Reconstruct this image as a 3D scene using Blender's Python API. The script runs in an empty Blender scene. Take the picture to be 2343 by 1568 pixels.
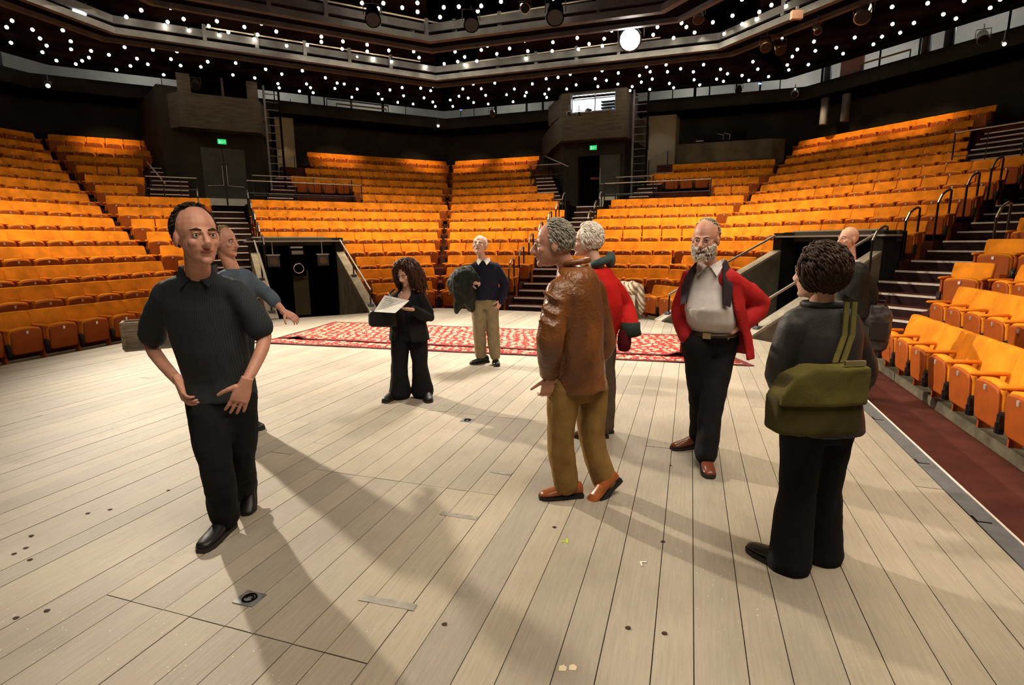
import bpy, bmesh, math, random
from mathutils import Vector, Matrix
random.seed(7)
SC = bpy.context.scene
COL = SC.collection
R = math.radians
# ------------------------------------------------------------------ camera
F_PX, PITCH, ROLL, H0, W, H = 1237.9, R(10.493), R(0.4646), 1.64, 2343.0, 1568.0
cam_d = bpy.data.cameras.new('camera'); cam_d.sensor_width = 36.0; cam_d.lens = 36.0*F_PX/W
cam_d.clip_start = 0.05; cam_d.clip_end = 200
cam = bpy.data.objects.new('camera', cam_d); COL.objects.link(cam)
cam.matrix_world = Matrix.Translation((0, 0, H0)) @ Matrix.Rotation(math.pi/2-PITCH, 4, 'X') @ Matrix.Rotation(-ROLL, 4, 'Z')
SC.camera = cam
# ------------------------------------------------------------------ colour management, world
SC.view_settings.view_transform = 'Standard'; SC.view_settings.look = 'None'
SC.view_settings.gamma = 1.0; SC.view_settings.use_curve_mapping = False
SC.view_settings.exposure = 0.0
w = bpy.data.worlds.new('world'); SC.world = w; w.use_nodes = True
w.node_tree.nodes['Background'].inputs[0].default_value = (1.0, 0.85, 0.7, 1)
w.node_tree.nodes['Background'].inputs[1].default_value = 0.012
# ------------------------------------------------------------------ lights
WARM = (1.0, 0.80, 0.56)
def light(name, kind, loc, target, energy, color=WARM, **kw):
    d = bpy.data.lights.new(name, kind); d.energy = energy; d.color = color
    for k, v in kw.items(): setattr(d, k, v)
    o = bpy.data.objects.new(name, d); COL.objects.link(o); o.location = loc
    dv = Vector(target)-Vector(loc)
    o.rotation_euler = dv.to_track_quat('-Z', 'Y').to_euler()
    return o
# stage lanterns on the gantries, then two added fill lamps over the boards
light('key_lantern', 'SPOT', (-9.5, 12.2, 6.6), (-.8, 7.6, 0), 9500, (1, .88, .70), spot_size=R(62), spot_blend=.8, shadow_soft_size=.18)
light('bright_lantern', 'SPOT', (3.20, 15.05, 6.55), (-1.0, 5.0, 0), 1300, (1, .90, .74), spot_size=R(75), spot_blend=.8, shadow_soft_size=.30)
light('rear_fill', 'SPOT', (0.2, 9.6, 7.0), (0.0, 9.2, 0), 4600, (1, .90, .76), spot_size=R(85), spot_blend=1.0, shadow_soft_size=.6)  # unseen spot added to whiten the rear boards and rugs
light('front_fill', 'AREA', (1.5, 1.0, 6.9), (0.5, 3.2, 0), 340, (1, .86, .68), shape='RECTANGLE', size=7, size_y=3.5, spread=R(130))  # broad overhead fill added to lift the foreground boards
# area lamps added over the tiers to stand in for the bulbs' light
TH = {k: R(v) for k, v in dict(A=73.884, B=29.186, C=29.186, D=-19.795, E=-19.795, F=-64.405, G=-108.483).items()}
C0 = dict(A=9.757, B=13.80, C=13.80, D=13.09, E=13.405, F=8.424, G=2.627)
DD = [0, .826, 1.668, 2.569, 3.558, 4.588, 5.561, 6.427, 7.365, 8.332, 9.304, 10.232, 11.160, 12.054, 13.1]
ZF = [-.167, .168, .489, .857, 1.225, 1.599, 1.974, 2.348, 2.728, 3.113, 3.503, 3.938, 4.372, 4.857]
def nt(b):
    t = TH[b]; return Vector((-math.sin(t), math.cos(t), 0)), Vector((math.cos(t), math.sin(t), 0))
def RP(b, D, s, z=0.0):
    n, t = nt(b); p = n*(C0[b]+D)+t*s; return Vector((p.x, p.y, z))
def miter(a, b, D):
    n1, _ = nt(a); n2, _ = nt(b); det = n1.x*n2.y-n1.y*n2.x; p, q = C0[a]+D, C0[b]+D
    return Vector(((p*n2.y-q*n1.y)/det, (n1.x*q-n2.x*p)/det, 0))
for b, s0, s1, e in (('A', 6.0, 10, 175), ('C', -2.0, .5, 85), ('C', 2.5, 6.5, 175), ('D', -9, -5, 175), ('E', -3.5, 0.5, 175), ('F', -12.5, -8.5, 195), ('G', -9.5, -4, 120)):
    light('bulb_fill_light', 'AREA', RP(b, 2.2 if b != 'G' else -1.5, (s0+s1)/2, 6.72), RP(b, 4.2 if b != 'G' else .6, (s0+s1)/2, 1.5), e, (1, .78, .50), shape='RECTANGLE', size=3.6, size_y=2.4, spread=R(104))
# downlights over the back rows
for b, s in (('A', 11.5), ('B', -2.8), ('C', 5.6), ('C', 9.6), ('D', -11.2), ('D', -8.8), ('F', -14.6), ('F', -12.9), ('F', -11.2)):
    light('downlight', 'SPOT', RP(b, 10.7, s, 7.0), RP(b, 12.2, s, 5.2), 230, (1, .62, .30), spot_size=R(66), spot_blend=.9, shadow_soft_size=.07)
# white work lights in the high gallery behind the parapet
for b, s in (('A', 12), ('B', -1.5), ('C', 3.5), ('C', 8), ('D', -9.5), ('E', -1.0), ('E', 3.0), ('F', -14), ('F', -10.5)):
    light('work_light', 'POINT', RP(b, 12.8, s, 8.4), (0, 0, 0), 42, (1.0, .98, .92), shadow_soft_size=.15)

# ------------------------------------------------------------------ helpers
def proj(p):
    x, y, z = p[0], p[1], p[2]-H0
    c, s = math.cos(PITCH), math.sin(PITCH); d = y*c-z*s; u = z*c+y*s
    if d < .05: return None
    return (W/2+F_PX*(x*math.cos(ROLL)+u*math.sin(ROLL))/d, H/2-F_PX*(-x*math.sin(ROLL)+u*math.cos(ROLL))/d)
def at(px, py, Y):
    "the point of the hall at depth Y metres that the photograph shows at pixel px, py"
    a = (px-W/2)/F_PX; b = (H/2-py)/F_PX
    x = a*math.cos(ROLL)-b*math.sin(ROLL); u = a*math.sin(ROLL)+b*math.cos(ROLL)
    c, s = math.cos(PITCH), math.sin(PITCH)
    dy, dz = c+u*s, -s+u*c
    return Vector((x*Y/dy, Y, H0+dz*Y/dy))
def at0(px, py, z=0.0):
    p = at(px, py, 1.0); k = (z-H0)/(p.z-H0); return Vector((p.x*k, k, z))

def srgb(r, g, b):
    f = lambda c: ((c/255+.055)/1.055)**2.4 if c/255 > .04045 else c/255/12.92
    return (f(r), f(g), f(b), 1)
MATS = {}
def mat(name, col, rough=.7, metal=0.0, var=0.0, scale=8.0, bump=0.0, bscale=40.0, col2=None, emit=None, estr=0, stretch=None, sheen=0, spec=.4):
    if name in MATS: return MATS[name]
    m = bpy.data.materials.new(name); m.use_nodes = True; nt_ = m.node_tree; N = nt_.nodes; L = nt_.links
    p = N['Principled BSDF']; p.inputs['Base Color'].default_value = col; p.inputs['Roughness'].default_value = rough
    p.inputs['Metallic'].default_value = metal; p.inputs['Specular IOR Level'].default_value = spec
    if sheen: p.inputs['Sheen Weight'].default_value = sheen; p.inputs['Sheen Tint'].default_value = col
    if var or col2 or bump:
        tc = N.new('ShaderNodeTexCoord'); mp = N.new('ShaderNodeMapping'); L.new(tc.outputs['Object'], mp.inputs[0])
        if stretch: mp.inputs['Scale'].default_value = stretch
    if var or col2:
        n = N.new('ShaderNodeTexNoise'); n.inputs['Scale'].default_value = scale; n.inputs['Detail'].default_value = 4
        L.new(mp.outputs[0], n.inputs['Vector'])
        r = N.new('ShaderNodeValToRGB'); c2 = col2 or tuple(max(0, c*(1-var)) for c in col[:3])+(1,)
        c1 = col if col2 else tuple(min(1, c*(1+var)) for c in col[:3])+(1,)
        r.color_ramp.elements[0].position = .35; r.color_ramp.elements[1].position = .65
        r.color_ramp.elements[0].color = c2; r.color_ramp.elements[1].color = c1
        L.new(n.outputs[0], r.inputs[0]); L.new(r.outputs[0], p.inputs['Base Color'])
    if bump:
        n2 = N.new('ShaderNodeTexNoise'); n2.inputs['Scale'].default_value = bscale; n2.inputs['Detail'].default_value = 3
        L.new(mp.outputs[0], n2.inputs['Vector']); bm = N.new('ShaderNodeBump'); bm.inputs['Strength'].default_value = bump
        bm.inputs['Distance'].default_value = .02; L.new(n2.outputs[0], bm.inputs['Height']); L.new(bm.outputs[0], p.inputs['Normal'])
    if emit:
        p.inputs['Emission Color'].default_value = emit; p.inputs['Emission Strength'].default_value = estr
    MATS[name] = m; return m

class MB:
    "collects shapes into one mesh"
    def __init__(s): s.v = []; s.f = []
    def add(s, vs, fs):
        o = len(s.v); s.v += [tuple(v) for v in vs]; s.f += [tuple(i+o for i in f) for f in fs]; return s
    def box(s, c, d, rot=None):
        vs = [Vector((x*d[0]/2, y*d[1]/2, z*d[2]/2)) for x in (-1, 1) for y in (-1, 1) for z in (-1, 1)]
        if rot: vs = [rot @ v for v in vs]
        c = Vector(c)
        return s.add([v+c for v in vs], [(0, 1, 3, 2), (4, 6, 7, 5), (0, 4, 5, 1), (2, 3, 7, 6), (0, 2, 6, 4), (1, 5, 7, 3)])
    def prism(s, pts, z0, z1):
        "vertical prism over a counterclockwise polygon; z1 may be a list"
        n = len(pts); za = z0 if isinstance(z0, (list, tuple)) else [z0]*n; zb = z1 if isinstance(z1, (list, tuple)) else [z1]*n
        vs = [(p[0], p[1], za[i]) for i, p in enumerate(pts)]+[(p[0], p[1], zb[i]) for i, p in enumerate(pts)]
        return s.add(vs, [tuple(range(n-1, -1, -1)), tuple(range(n, 2*n))]+[(i, (i+1) % n, n+(i+1) % n, n+i) for i in range(n)])
    def rbox(s, b, D0, D1, s0, s1, z0, z1):
        pts = [RP(b, D0, s0), RP(b, D0, s1), RP(b, D1, s1), RP(b, D1, s0)]
        return s.prism(pts, z0, z1)
    def tube(s, pts, r, seg=8, closed=False):
        pts = [Vector(p) for p in pts]; rs = r if isinstance(r, (list, tuple)) else [r]*len(pts); n = len(pts); vs = []; prev = None
        for i, p in enumerate(pts):
            a = pts[(i+1) % n] if (i < n-1 or closed) else p; b_ = pts[i-1] if (i > 0 or closed) else p
            d = (a-b_).normalized()
            if prev is None: u = d.orthogonal().normalized()
            else:
                u = prev-d*prev.dot(d); u = u.normalized() if u.length > 1e-5 else d.orthogonal().normalized()
            prev = u; v = d.cross(u)
            for k in range(seg):
                t = 2*math.pi*k/seg; vs.append(p+(u*math.cos(t)+v*math.sin(t))*rs[i])
        fs = []
        for i in range(n if closed else n-1):
            for k in range(seg):
                j = (i+1) % n; fs.append((i*seg+k, i*seg+(k+1) % seg, j*seg+(k+1) % seg, j*seg+k))
        if not closed: fs += [tuple(range(seg-1, -1, -1)), tuple(range((n-1)*seg, n*seg))]
        return s.add(vs, fs)
    def bar(s, a, b, r, seg=8): return s.tube([a, b], r, seg)
    def ball(s, c, r, seg=12, rings=7, sq=(1, 1, 1), rot=None):
        vs = []; c = Vector(c)
        for i in range(rings+1):
            ph = math.pi*i/rings
            for k in range(seg):
                t = 2*math.pi*k/seg; v = Vector((math.sin(ph)*math.cos(t)*r*sq[0], math.sin(ph)*math.sin(t)*r*sq[1], math.cos(ph)*r*sq[2]))
                if rot: v = rot @ v
                vs.append(c+v)
        fs = [(i*seg+k, (i+1)*seg+k, (i+1)*seg+(k+1) % seg, i*seg+(k+1) % seg) for i in range(rings) for k in range(seg)]
        return s.add(vs, fs)
    def loft(s, rings, cap=True):
        n = len(rings[0]); vs = [p for r_ in rings for p in r_]
        fs = [(i*n+k, i*n+(k+1) % n, (i+1)*n+(k+1) % n, (i+1)*n+k) for i in range(len(rings)-1) for k in range(n)]
        if cap: fs += [tuple(range(n-1, -1, -1)), tuple(range((len(rings)-1)*n, len(rings)*n))]
        return s.add(vs, fs)
    def mesh(s, name, m=None, smooth=False, merge=False):
        me = bpy.data.meshes.new(name); me.from_pydata(s.v, [], s.f)
        bm = bmesh.new(); bm.from_mesh(me)
        if merge: bmesh.ops.remove_doubles(bm, verts=bm.verts, dist=1e-4)
        bmesh.ops.recalc_face_normals(bm, faces=bm.faces); bm.to_mesh(me); bm.free()
        if m: me.materials.append(m)
        if smooth:
            for p in me.polygons: p.use_smooth = True
        return me
    def build(s, name, m, parent=None, smooth=False, merge=False, kind=None):
        o = bpy.data.objects.new(name, s.mesh(name, m, smooth, merge)); COL.objects.link(o)
        if parent: o.parent = parent; o.matrix_parent_inverse = Matrix.Identity(4)
        if kind: o['kind'] = kind
        return o
def local(mb, loc, rz=0.0):
    M = (Matrix.Translation(loc) @ Matrix.Rotation(rz, 4, 'Z')).inverted(); mb.v = [tuple(M @ Vector(v)) for v in mb.v]; return mb
def empty(name, loc, rz=0.0, label=None, cat=None, group=None, kind=None):
    o = bpy.data.objects.new(name, None); COL.objects.link(o); o.location = loc; o.rotation_euler = (0, 0, rz); o.empty_display_size = .1
    return tag(o, label, cat, group, kind)
def tag(o, label=None, cat=None, group=None, kind=None):
    if label: o['label'] = label
    if cat: o['category'] = cat
    if group: o['group'] = group
    if kind: o['kind'] = kind
    return o
def clone(o, parent=None):
    c = o.copy(); COL.objects.link(c); c.parent = parent
    for ch in list(o.children): clone(ch, c)
    return c
def inst(me, name, parent, loc=(0, 0, 0)):
    o = bpy.data.objects.new(name, me); COL.objects.link(o); o.parent = parent; o.location = loc; return o
def bevel(me, w=.01, seg=2, ang=R(35)):
    bm = bmesh.new(); bm.from_mesh(me)
    es = [e for e in bm.edges if len(e.link_faces) == 2 and e.calc_face_angle(0) > ang]
    bmesh.ops.bevel(bm, geom=es, offset=w, segments=seg, profile=.6, affect='EDGES', clamp_overlap=True)
    bm.to_mesh(me); bm.free()
    for p in me.polygons: p.use_smooth = True
    me.shade_smooth() if hasattr(me, 'shade_smooth') else None
    return me
# ------------------------------------------------------------------ materials
M_CONC = mat('dark_concrete', (.015, .0145, .0125, 1), .9, var=.35, scale=1.2, bump=.25, bscale=30)
M_CONC2 = mat('board_marked_concrete', (.060, .054, .042, 1), .9, var=.25, scale=2.0, bump=.4, bscale=8, stretch=(1, 1, 9))
M_CONCL = mat('pale_concrete', (.40, .36, .29, 1), .85, var=.18, scale=5, bump=.2, bscale=40)
M_BLACK = mat('matt_black_paint', (.006, .005, .005, 1), 1.0, spec=.0)
M_CEIL = mat('ceiling_brown_black', (.004, .002, .002, 1), 1.0, spec=.0)
M_STEELD = mat('gantry_grey_paint', (.105, .115, .135, 1), .6, metal=.1, var=.2, scale=3)
M_RAIL = mat('black_rail_paint', (.018, .018, .020, 1), .3, metal=.4)
M_CHROME = mat('polished_steel', (.75, .74, .72, 1), .22, metal=1.0)
M_BRUSH = mat('brushed_steel', (.55, .53, .50, 1), .45, metal=.6)
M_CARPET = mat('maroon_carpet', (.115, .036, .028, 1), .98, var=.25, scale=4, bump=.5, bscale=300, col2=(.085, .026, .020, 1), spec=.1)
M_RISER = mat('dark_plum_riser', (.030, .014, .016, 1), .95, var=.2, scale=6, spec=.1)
M_NOSE = mat('white_step_nosing', (.74, .68, .62, 1), .5, var=.08, scale=20)
M_ORANGE = mat('orange_seat_fabric', (.80, .275, .018, 1),   .92, var=.24, scale=5, bump=.25, bscale=160, sheen=.25, spec=.15)
_n = M_ORANGE.node_tree; _t = [n for n in _n.nodes if n.type == 'TEX_NOISE'][0]; _t.noise_dimensions = '4D'; _t.inputs['Scale'].default_value = 3.2
_o = _n.nodes.new('ShaderNodeObjectInfo'); _m = _n.nodes.new('ShaderNodeMath'); _m.operation = 'MULTIPLY'; _m.inputs[1].default_value = 40; _n.links.new(_o.outputs['Random'], _m.inputs[0]); _n.links.new(_m.outputs[0], _t.inputs['W'])
M_BOARD = mat('orange_brown_seat_board', (.40, .085, .010, 1), .55, var=.10, scale=6, spec=.3)
M_ARM = mat('orange_armrest_cover', (.74, .225, .012, 1), .8, spec=.2)
M_BRACK = mat('dark_seat_bracket', (.05, .05, .052, 1), .35, metal=.7, var=.4, scale=30)
M_BADGE = mat('aluminium_seat_number_badge', (.80, .80, .78, 1), .35, metal=.7)
M_WHITE = mat('white_gallery_wall', (.62, .60, .55, 1), .9, var=.08, scale=1.5)

C0['D'] = 13.12; C0['E'] = 13.34
def cap(b, s, D):
    if isinstance(s, str): return miter(s[0], s[1], D)
    return RP(b, D, s)
def band_pts(b, sL, sR, D0, D1): return [cap(b, sL, D0), cap(b, sR, D0), cap(b, sR, D1), cap(b, sL, D1)]
FULL = [('A', -3, 'AB'), ('C', 'AB', 'CD'), ('E', 'CD', 'EF'), ('F', 'EF', 'FG'), ('G', 'FG', 1.5)]
def miter_fix(a): pass
# ------------------------------------------------------------------ stage floor: one board after another
floor = MB().box((0, 6, -.14), (46, 46, .10)).v  # measure only
STAGE_D = -.85
def stage_poly():
    cE = C0['E']; C0['E'] = C0['D']
    P = [RP('A', STAGE_D, -4), miter('A', 'C', STAGE_D), miter('C', 'E', STAGE_D), miter('E', 'F', STAGE_D), miter('F', 'G', STAGE_D), RP('G', STAGE_D-.13, 3.0), Vector((-6, -3.2, 0)), Vector((-9.5, 0, 0))]
    C0['E'] = cE; return P
half = []
cE = C0['E']; C0['E'] = 13.2
for b in 'ACEFG':
    n, t = nt(b); half.append((n.x, n.y, C0[b]+STAGE_D-(.13 if b == 'G' else 0)))
C0['E'] = cE
half += [(0, -1, 3.0), (-1, 0, 12.5)]
def clip(poly, a, b, c):
    out = []
    for i, p in enumerate(poly):
        q = poly[(i+1) % len(poly)]; dp = a*p[0]+b*p[1]-c; dq = a*q[0]+b*q[1]-c
        if dp <= 0: out.append(p)
        if (dp < 0 < dq) or (dq < 0 < dp):
            k = dp/(dp-dq); out.append((p[0]+(q[0]-p[0])*k, p[1]+(q[1]-p[1])*k))
    return out
PH = R(18.09); PU = Vector((math.sin(PH), math.cos(PH), 0)); PV = Vector((math.cos(PH), -math.sin(PH), 0))
m = bpy.data.materials.new('painted_stage_board'); m.use_nodes = True; N = m.node_tree.nodes; L = m.node_tree.links
p = N['Principled BSDF']; p.inputs['Roughness'].default_value = .62; p.inputs['Specular IOR Level'].default_value = .35
tc = N.new('ShaderNodeTexCoord'); mp = N.new('ShaderNodeMapping'); mp.inputs['Rotation'].default_value = (0, 0, PH); L.new(tc.outputs['Object'], mp.inputs[0])
mp2 = N.new('ShaderNodeMapping'); mp2.inputs['Scale'].default_value = (14, .7, 1); L.new(mp.outputs[0], mp2.inputs[0])
oi = N.new('ShaderNodeObjectInfo')
def noise(vec, sc, det=4, rough=.55):
    n = N.new('ShaderNodeTexNoise'); n.inputs['Scale'].default_value = sc; n.inputs['Detail'].default_value = det; n.inputs['Roughness'].default_value = rough
    L.new(vec, n.inputs['Vector']); return n.outputs[0]
def ramp(inp, a, b, ca, cb):
    r = N.new('ShaderNodeValToRGB'); r.color_ramp.elements[0].position = a; r.color_ramp.elements[1].position = b
    r.color_ramp.elements[0].color = ca; r.color_ramp.elements[1].color = cb; L.new(inp, r.inputs[0]); return r.outputs[0]
def mix(fac, a, b, mode='MIX'):
    x = N.new('ShaderNodeMix'); x.data_type = 'RGBA'; x.blend_type = mode
    if isinstance(fac, float): x.inputs[0].default_value = fac
    else: L.new(fac, x.inputs[0])
    for s_, v in ((6, a), (7, b)):
        if isinstance(v, tuple): x.inputs[s_].default_value = v
        else: L.new(v, x.inputs[s_])
    return x.outputs[2]
base = ramp(noise(mp.outputs[0], .9, 5), .3, .7, (.335, .290, .232, 1), (.47, .415, .34, 1))
gr = ramp(noise(mp2.outputs[0], 6, 4), .3, .7, (.86, .86, .86, 1), (1.04, 1.03, 1.0, 1))
tone = ramp(oi.outputs['Random'], 0, 1, (.84, .845, .86, 1), (1.06, 1.04, 1.0, 1))
c = mix(1.0, mix(1.0, base, gr, 'MULTIPLY'), tone, 'MULTIPLY')
smudge = ramp(noise(mp.outputs[0], 1.7, 6, .7), .60, .78, (0, 0, 0, 1), (.5, .5, .5, 1)); c = mix(smudge, c, (.15, .14, .12, 1))
vor = N.new('ShaderNodeTexVoronoi'); vor.inputs['Scale'].default_value = 26; L.new(mp.outputs[0], vor.inputs['Vector'])
sp = ramp(vor.outputs['Distance'], .07, .11, (1, 1, 1, 1), (0, 0, 0, 1)); area = ramp(noise(mp.outputs[0], .55, 2), .5, .6, (0, 0, 0, 1), (.75, .75, .75, 1))
c = mix(mix(1.0, sp, area, 'MULTIPLY'), c, (.66, .63, .57, 1))
L.new(c, p.inputs['Base Color'])
bm_ = N.new('ShaderNodeBump'); bm_.inputs['Strength'].default_value = .25; bm_.inputs['Distance'].default_value = .004
L.new(noise(mp2.outputs[0], 30, 3), bm_.inputs['Height']); L.new(bm_.outputs[0], p.inputs['Normal'])
M_PLANK = m
floor = MB()
floor.prism([(-30, -8), (30, -8), (30, 4), (18, 8.0), (-20, 8)], -.075, -.045)
fl = tag(floor.build('floor', mat('dark_under_board', (.075, .052, .028, 1), .95)), kind='structure')
P = stage_poly()
base_mb = MB(); cc = []
poly = [(-30, -3.2), (30, -3.2), (30, 30), (-30, 30)]
for a, b, c_ in half: poly = clip(poly, a, b, c_+.0)
bpy.data.objects.remove(fl)
fl = tag(MB().prism(poly, -.30, -.034).build('floor', mat('dark_under_board', (.075, .052, .028, 1), .95)), kind='structure')
cuts = {}
TRAPS = [at0(828, 1514), at0(1129, 1133), at0(1243, 966)]
v = -14.0; k = 0; rng = random.Random(5); nplk = 0
v0 = at0(997.5, 1300).dot(PV)           # the long joint that the hatches end on
edges_v = []; x = v0; alt = 0
while x < 14: edges_v.append(x); x += (.158, .200)[alt % 2]; alt += 1
x = v0; alt = 1
while x > -13: x -= (.158, .200)[alt % 2]; edges_v.append(x); alt += 1
edges_v.sort()
for i in range(len(edges_v)-1):
    va, vb = edges_v[i]+.0022, edges_v[i+1]-.0022
    strip = [PU*-9+PV*va, PU*-9+PV*vb, PU*26+PV*vb, PU*26+PV*va]; strip = [(q.x, q.y) for q in strip]
    for a, b, c_ in half: strip = clip(strip, a, b, c_)
    if len(strip) < 3: continue
    us = [q[0]*PU.x+q[1]*PU.y for q in strip]; lo, hi = min(us), max(us)
    cu = []
    if v0-1.45 < (va+vb)/2 < v0+.02: cu = [q.dot(PU) for q in TRAPS]
    elif hi-lo > 7 and rng.random() < .75: cu = [rng.uniform(lo+2, hi-2)]
    cu = [lo-1]+sorted(cu)+[hi+1]
    for ua, ub in zip(cu, cu[1:]):
        q = clip(strip, -PU.x, -PU.y, -(ua+.0025)); q = clip(q, PU.x, PU.y, ub-.0025) if len(q) > 2 else q
        if len(q) < 3: continue
        dz = rng.uniform(-.0012, .0012)
        o = MB().prism(q, -.034, dz).build('plank', M_PLANK, fl); nplk += 1
print('planks', nplk)
# steel edging strip by the nearest seats, tape marks and small marks on the boards
n, t = nt('G')
sL = (miter('F', 'G', STAGE_D)).dot(t)
ed = tag(MB().rbox('G', -.975, -.85, sL+.02, 3, -.03, .004).build('trim_1', mat('grey_steel_edging', (.16, .165, .18, 1), .5, metal=.3, var=.15, scale=9)), kind='structure')
MB().rbox('G', -.862, -.846, sL+.02, 3, -.03, .007).build('white_edge', M_NOSE, ed)
for s_ in (-4.55, -3.65, -5.6):
    MB().rbox('G', -.975, -.90, s_, s_+.012, .004, .0055).rbox('G', -.975, -.965, s_-.07, s_, .004, .0055).build('tape_mark', M_BLACK, ed)
def mark(px, py, pts, m, name, label, cat):
    c_ = at0(px, py); o = MB().prism([(c_.x+a, c_.y+b) for a, b in pts], .0015, .0035).build(name, m); tag(o, label, cat); return o
M_TAPE = mat('white_tape', (.75, .72, .66, 1), .7); M_GREEN = mat('green_tape', (.45, .62, .02, 1), .7); M_KNOT = mat('dark_brown_knot', (.05, .02, .01, 1), .9)
mark(1462, 1293, [(-.014, -.03), (-.006, -.03), (-.006, .0), (.02, .0), (.02, .008), (-.014, .008)], M_TAPE, 'tape_mark', 'small white L-shaped tape mark on the boards behind the woman with the bag', 'tape mark')
mark(1288, 1242, [(-.03, -.006), (.0, -.006), (.0, -.02), (.008, -.02), (.012, .03), (.004, .03), (.0, .004), (-.03, .002)], M_GREEN, 'tape_mark', 'bright green tape mark on the boards in front of the leather jacket man', 'tape mark')
for i, (a, b) in enumerate(((1275, 1533), (1298, 1532))):
    mark(a, b, [(-.016, -.012), (.010, -.014), (.018, .004), (.006, .018), (-.012, .012)], mat('peeling_cream_paint', (.72, .62, .40, 1), .8), 'paint_flake', ('small pale flake of paint on the boards at the bottom of the picture', 'larger cream flake of paint beside the smaller one at the bottom')[i], 'paint flake')
for i, (a, b) in enumerate(((1262, 1209), (1510, 1246), (1510, 1456), (1427, 1442), (1530, 1072), (380, 1110), (246, 1152), (98, 1381), (27, 1397), (65, 1209), (52, 1237), (25, 1250), (61, 1264), (1007, 1427), (195, 1160))):
    rr = .010 if b > 1150 else .008
    mark(a, b, [(rr*math.cos(q)*(1.4 if q % 2 else 1), rr*math.sin(q)) for q in [j*math.pi/4 for j in range(8)]], M_KNOT, 'stain_spot', None, None).parent = fl
# floor traps with ring pulls
for i, (px, py, lab) in enumerate(((562, 1361, 'recessed metal floor socket with dark ring near the walking man\'s feet'), (1067, 961, 'small recessed floor socket in the boards behind the woman with papers'))):
    c_ = at0(px, py); e = empty('floor_socket', (c_.x, c_.y, .001), -PH, lab, 'floor socket', 'sockets let into the stage')
    MB().box((0, 0, .001), (.115, .095, .004)).build('plate', mat('worn_grey_plate', (.20, .21, .22, 1), .5, metal=.4, var=.3, scale=30), e)
    MB().tube([(.03*math.cos(a), .03*math.sin(a), .004) for a in [j*math.pi/8 for j in range(16)]], .005, 6, closed=True).build('ring', M_BLACK, e)
    MB().tube([(.017*math.cos(a), .017*math.sin(a), .0045) for a in [j*math.pi/8-.4 for j in range(11)]], .004, 6).build('pull', M_BLACK, e)
# narrow plates over the hatch hinges
for px0, px1 in (((815, 1362), (940, 1388)), ((1002, 1172), (1085, 1186)), ((1120, 1078), (1165, 1086))):
    a = at0(*px0); b = at0(*px1); d = (b-a); q = Vector((-d.y, d.x, 0)).normalized()*.022
    MB().prism([a-q, b-q, b+q, a+q], .0012, .003).build('cover_strip', mat('grey_cover_strip', (.30, .28, .24, 1), .5, var=.2, scale=20), fl)

# ------------------------------------------------------------------ carpeted strip and tiers
def bandbox(mb, b, sL, sR, D0, D1, z0, z1): return mb.prism(band_pts(b, sL, sR, D0, D1), z0, z1)
VC = (1.08, 3.54); VF = (-8.86, -6.42)
low = [('A', -3, 'AC'), ('C', 'AC', .0), ('C', 3.54, 'CD'), ('D', 'CD', -4.95), ('E', -3.72, 'EF'), ('F', 'EF', -8.86), ('F', -4.95, 'FG'), ('G', 'FG', 1.5)]
mb = MB()
for b, l, r in low+[('C', 0.0, 1.08), ('D', -4.95, -3.72), ('F', -6.42, -4.95)]: bandbox(mb, b, l, r, -.9, .4, -.6, -.28)
tag(mb.build('floor_carpet', M_CARPET), kind='structure')
seg_hi = [('A', -3, 'AC'), ('C', 'AC', .0), ('C', 1.38, 'CD'), ('D', 'CD', -4.95), ('E', -3.72, 'EF'), ('F', 'EF', -6.4), ('F', -4.95, 'FG'), ('G', 'FG', 1.5)]
seg_89 = [('A', -3, 'AC'), ('C', 'AC', -1.45), ('C', 5.35, 'CD'), ('D', 'CD', -5.75), ('E', 0.0, 'EF'), ('F', 'EF', -6.4), ('G', 'FG', 1.5)]
seg_up = [('A', -3, 'AC'), ('C', 'AC', -1.45), ('C', 3.15, 'CD'), ('D', 'CD', -6.9), ('E', -2.3, 'EF'), ('F', 'EF', -8.3), ('G', 'FG', 1.5)]
for r in range(14):
    segs = low if r <= 3 else seg_hi if r <= 7 else seg_89 if r <= 9 else seg_up
    root = None
    f0 = DD[r]-(-.07 if r == 0 else .40); f1 = DD[r+1]-.40+.02
    mb = MB()
    for b, l, rr in segs: bandbox(mb, b, l, rr, f0, f1, ZF[r]-.8, ZF[r])
    if r == 13:
        mb.v = []; mb.f = []
        for b, l, rr in segs: bandbox(mb, b, l, rr, f0, 13.3, ZF[r]-.8, ZF[r])
    o = tag(mb.build('floor_tier', M_CARPET if r else mat('kerb_concrete', (.14, .12, .08, 1), .9, var=.3, scale=6)), kind='structure')
# landings at the two doors
mb = MB()
for b, s0, s1, D0, D1 in (('C', -2.3, 0.0, 6.95, 8.95), ('C', 0.0, 1.38, 7.95, 9.6), ('C', 1.38, 5.35, 6.95, 8.95), ('D', -6.1, -4.95, 6.95, 9.2), ('E', -5.1, -3.72, 7.95, 10.5), ('E', -3.72, 0.0, 6.95, 8.95), ('F', -6.4, -4.95, 7.95, 12)):
    mb.rbox(b, D0, D1, s0, s1, 2.0, 2.98)
tag(mb.build('floor_landing', M_BLACK), kind='structure')
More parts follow.
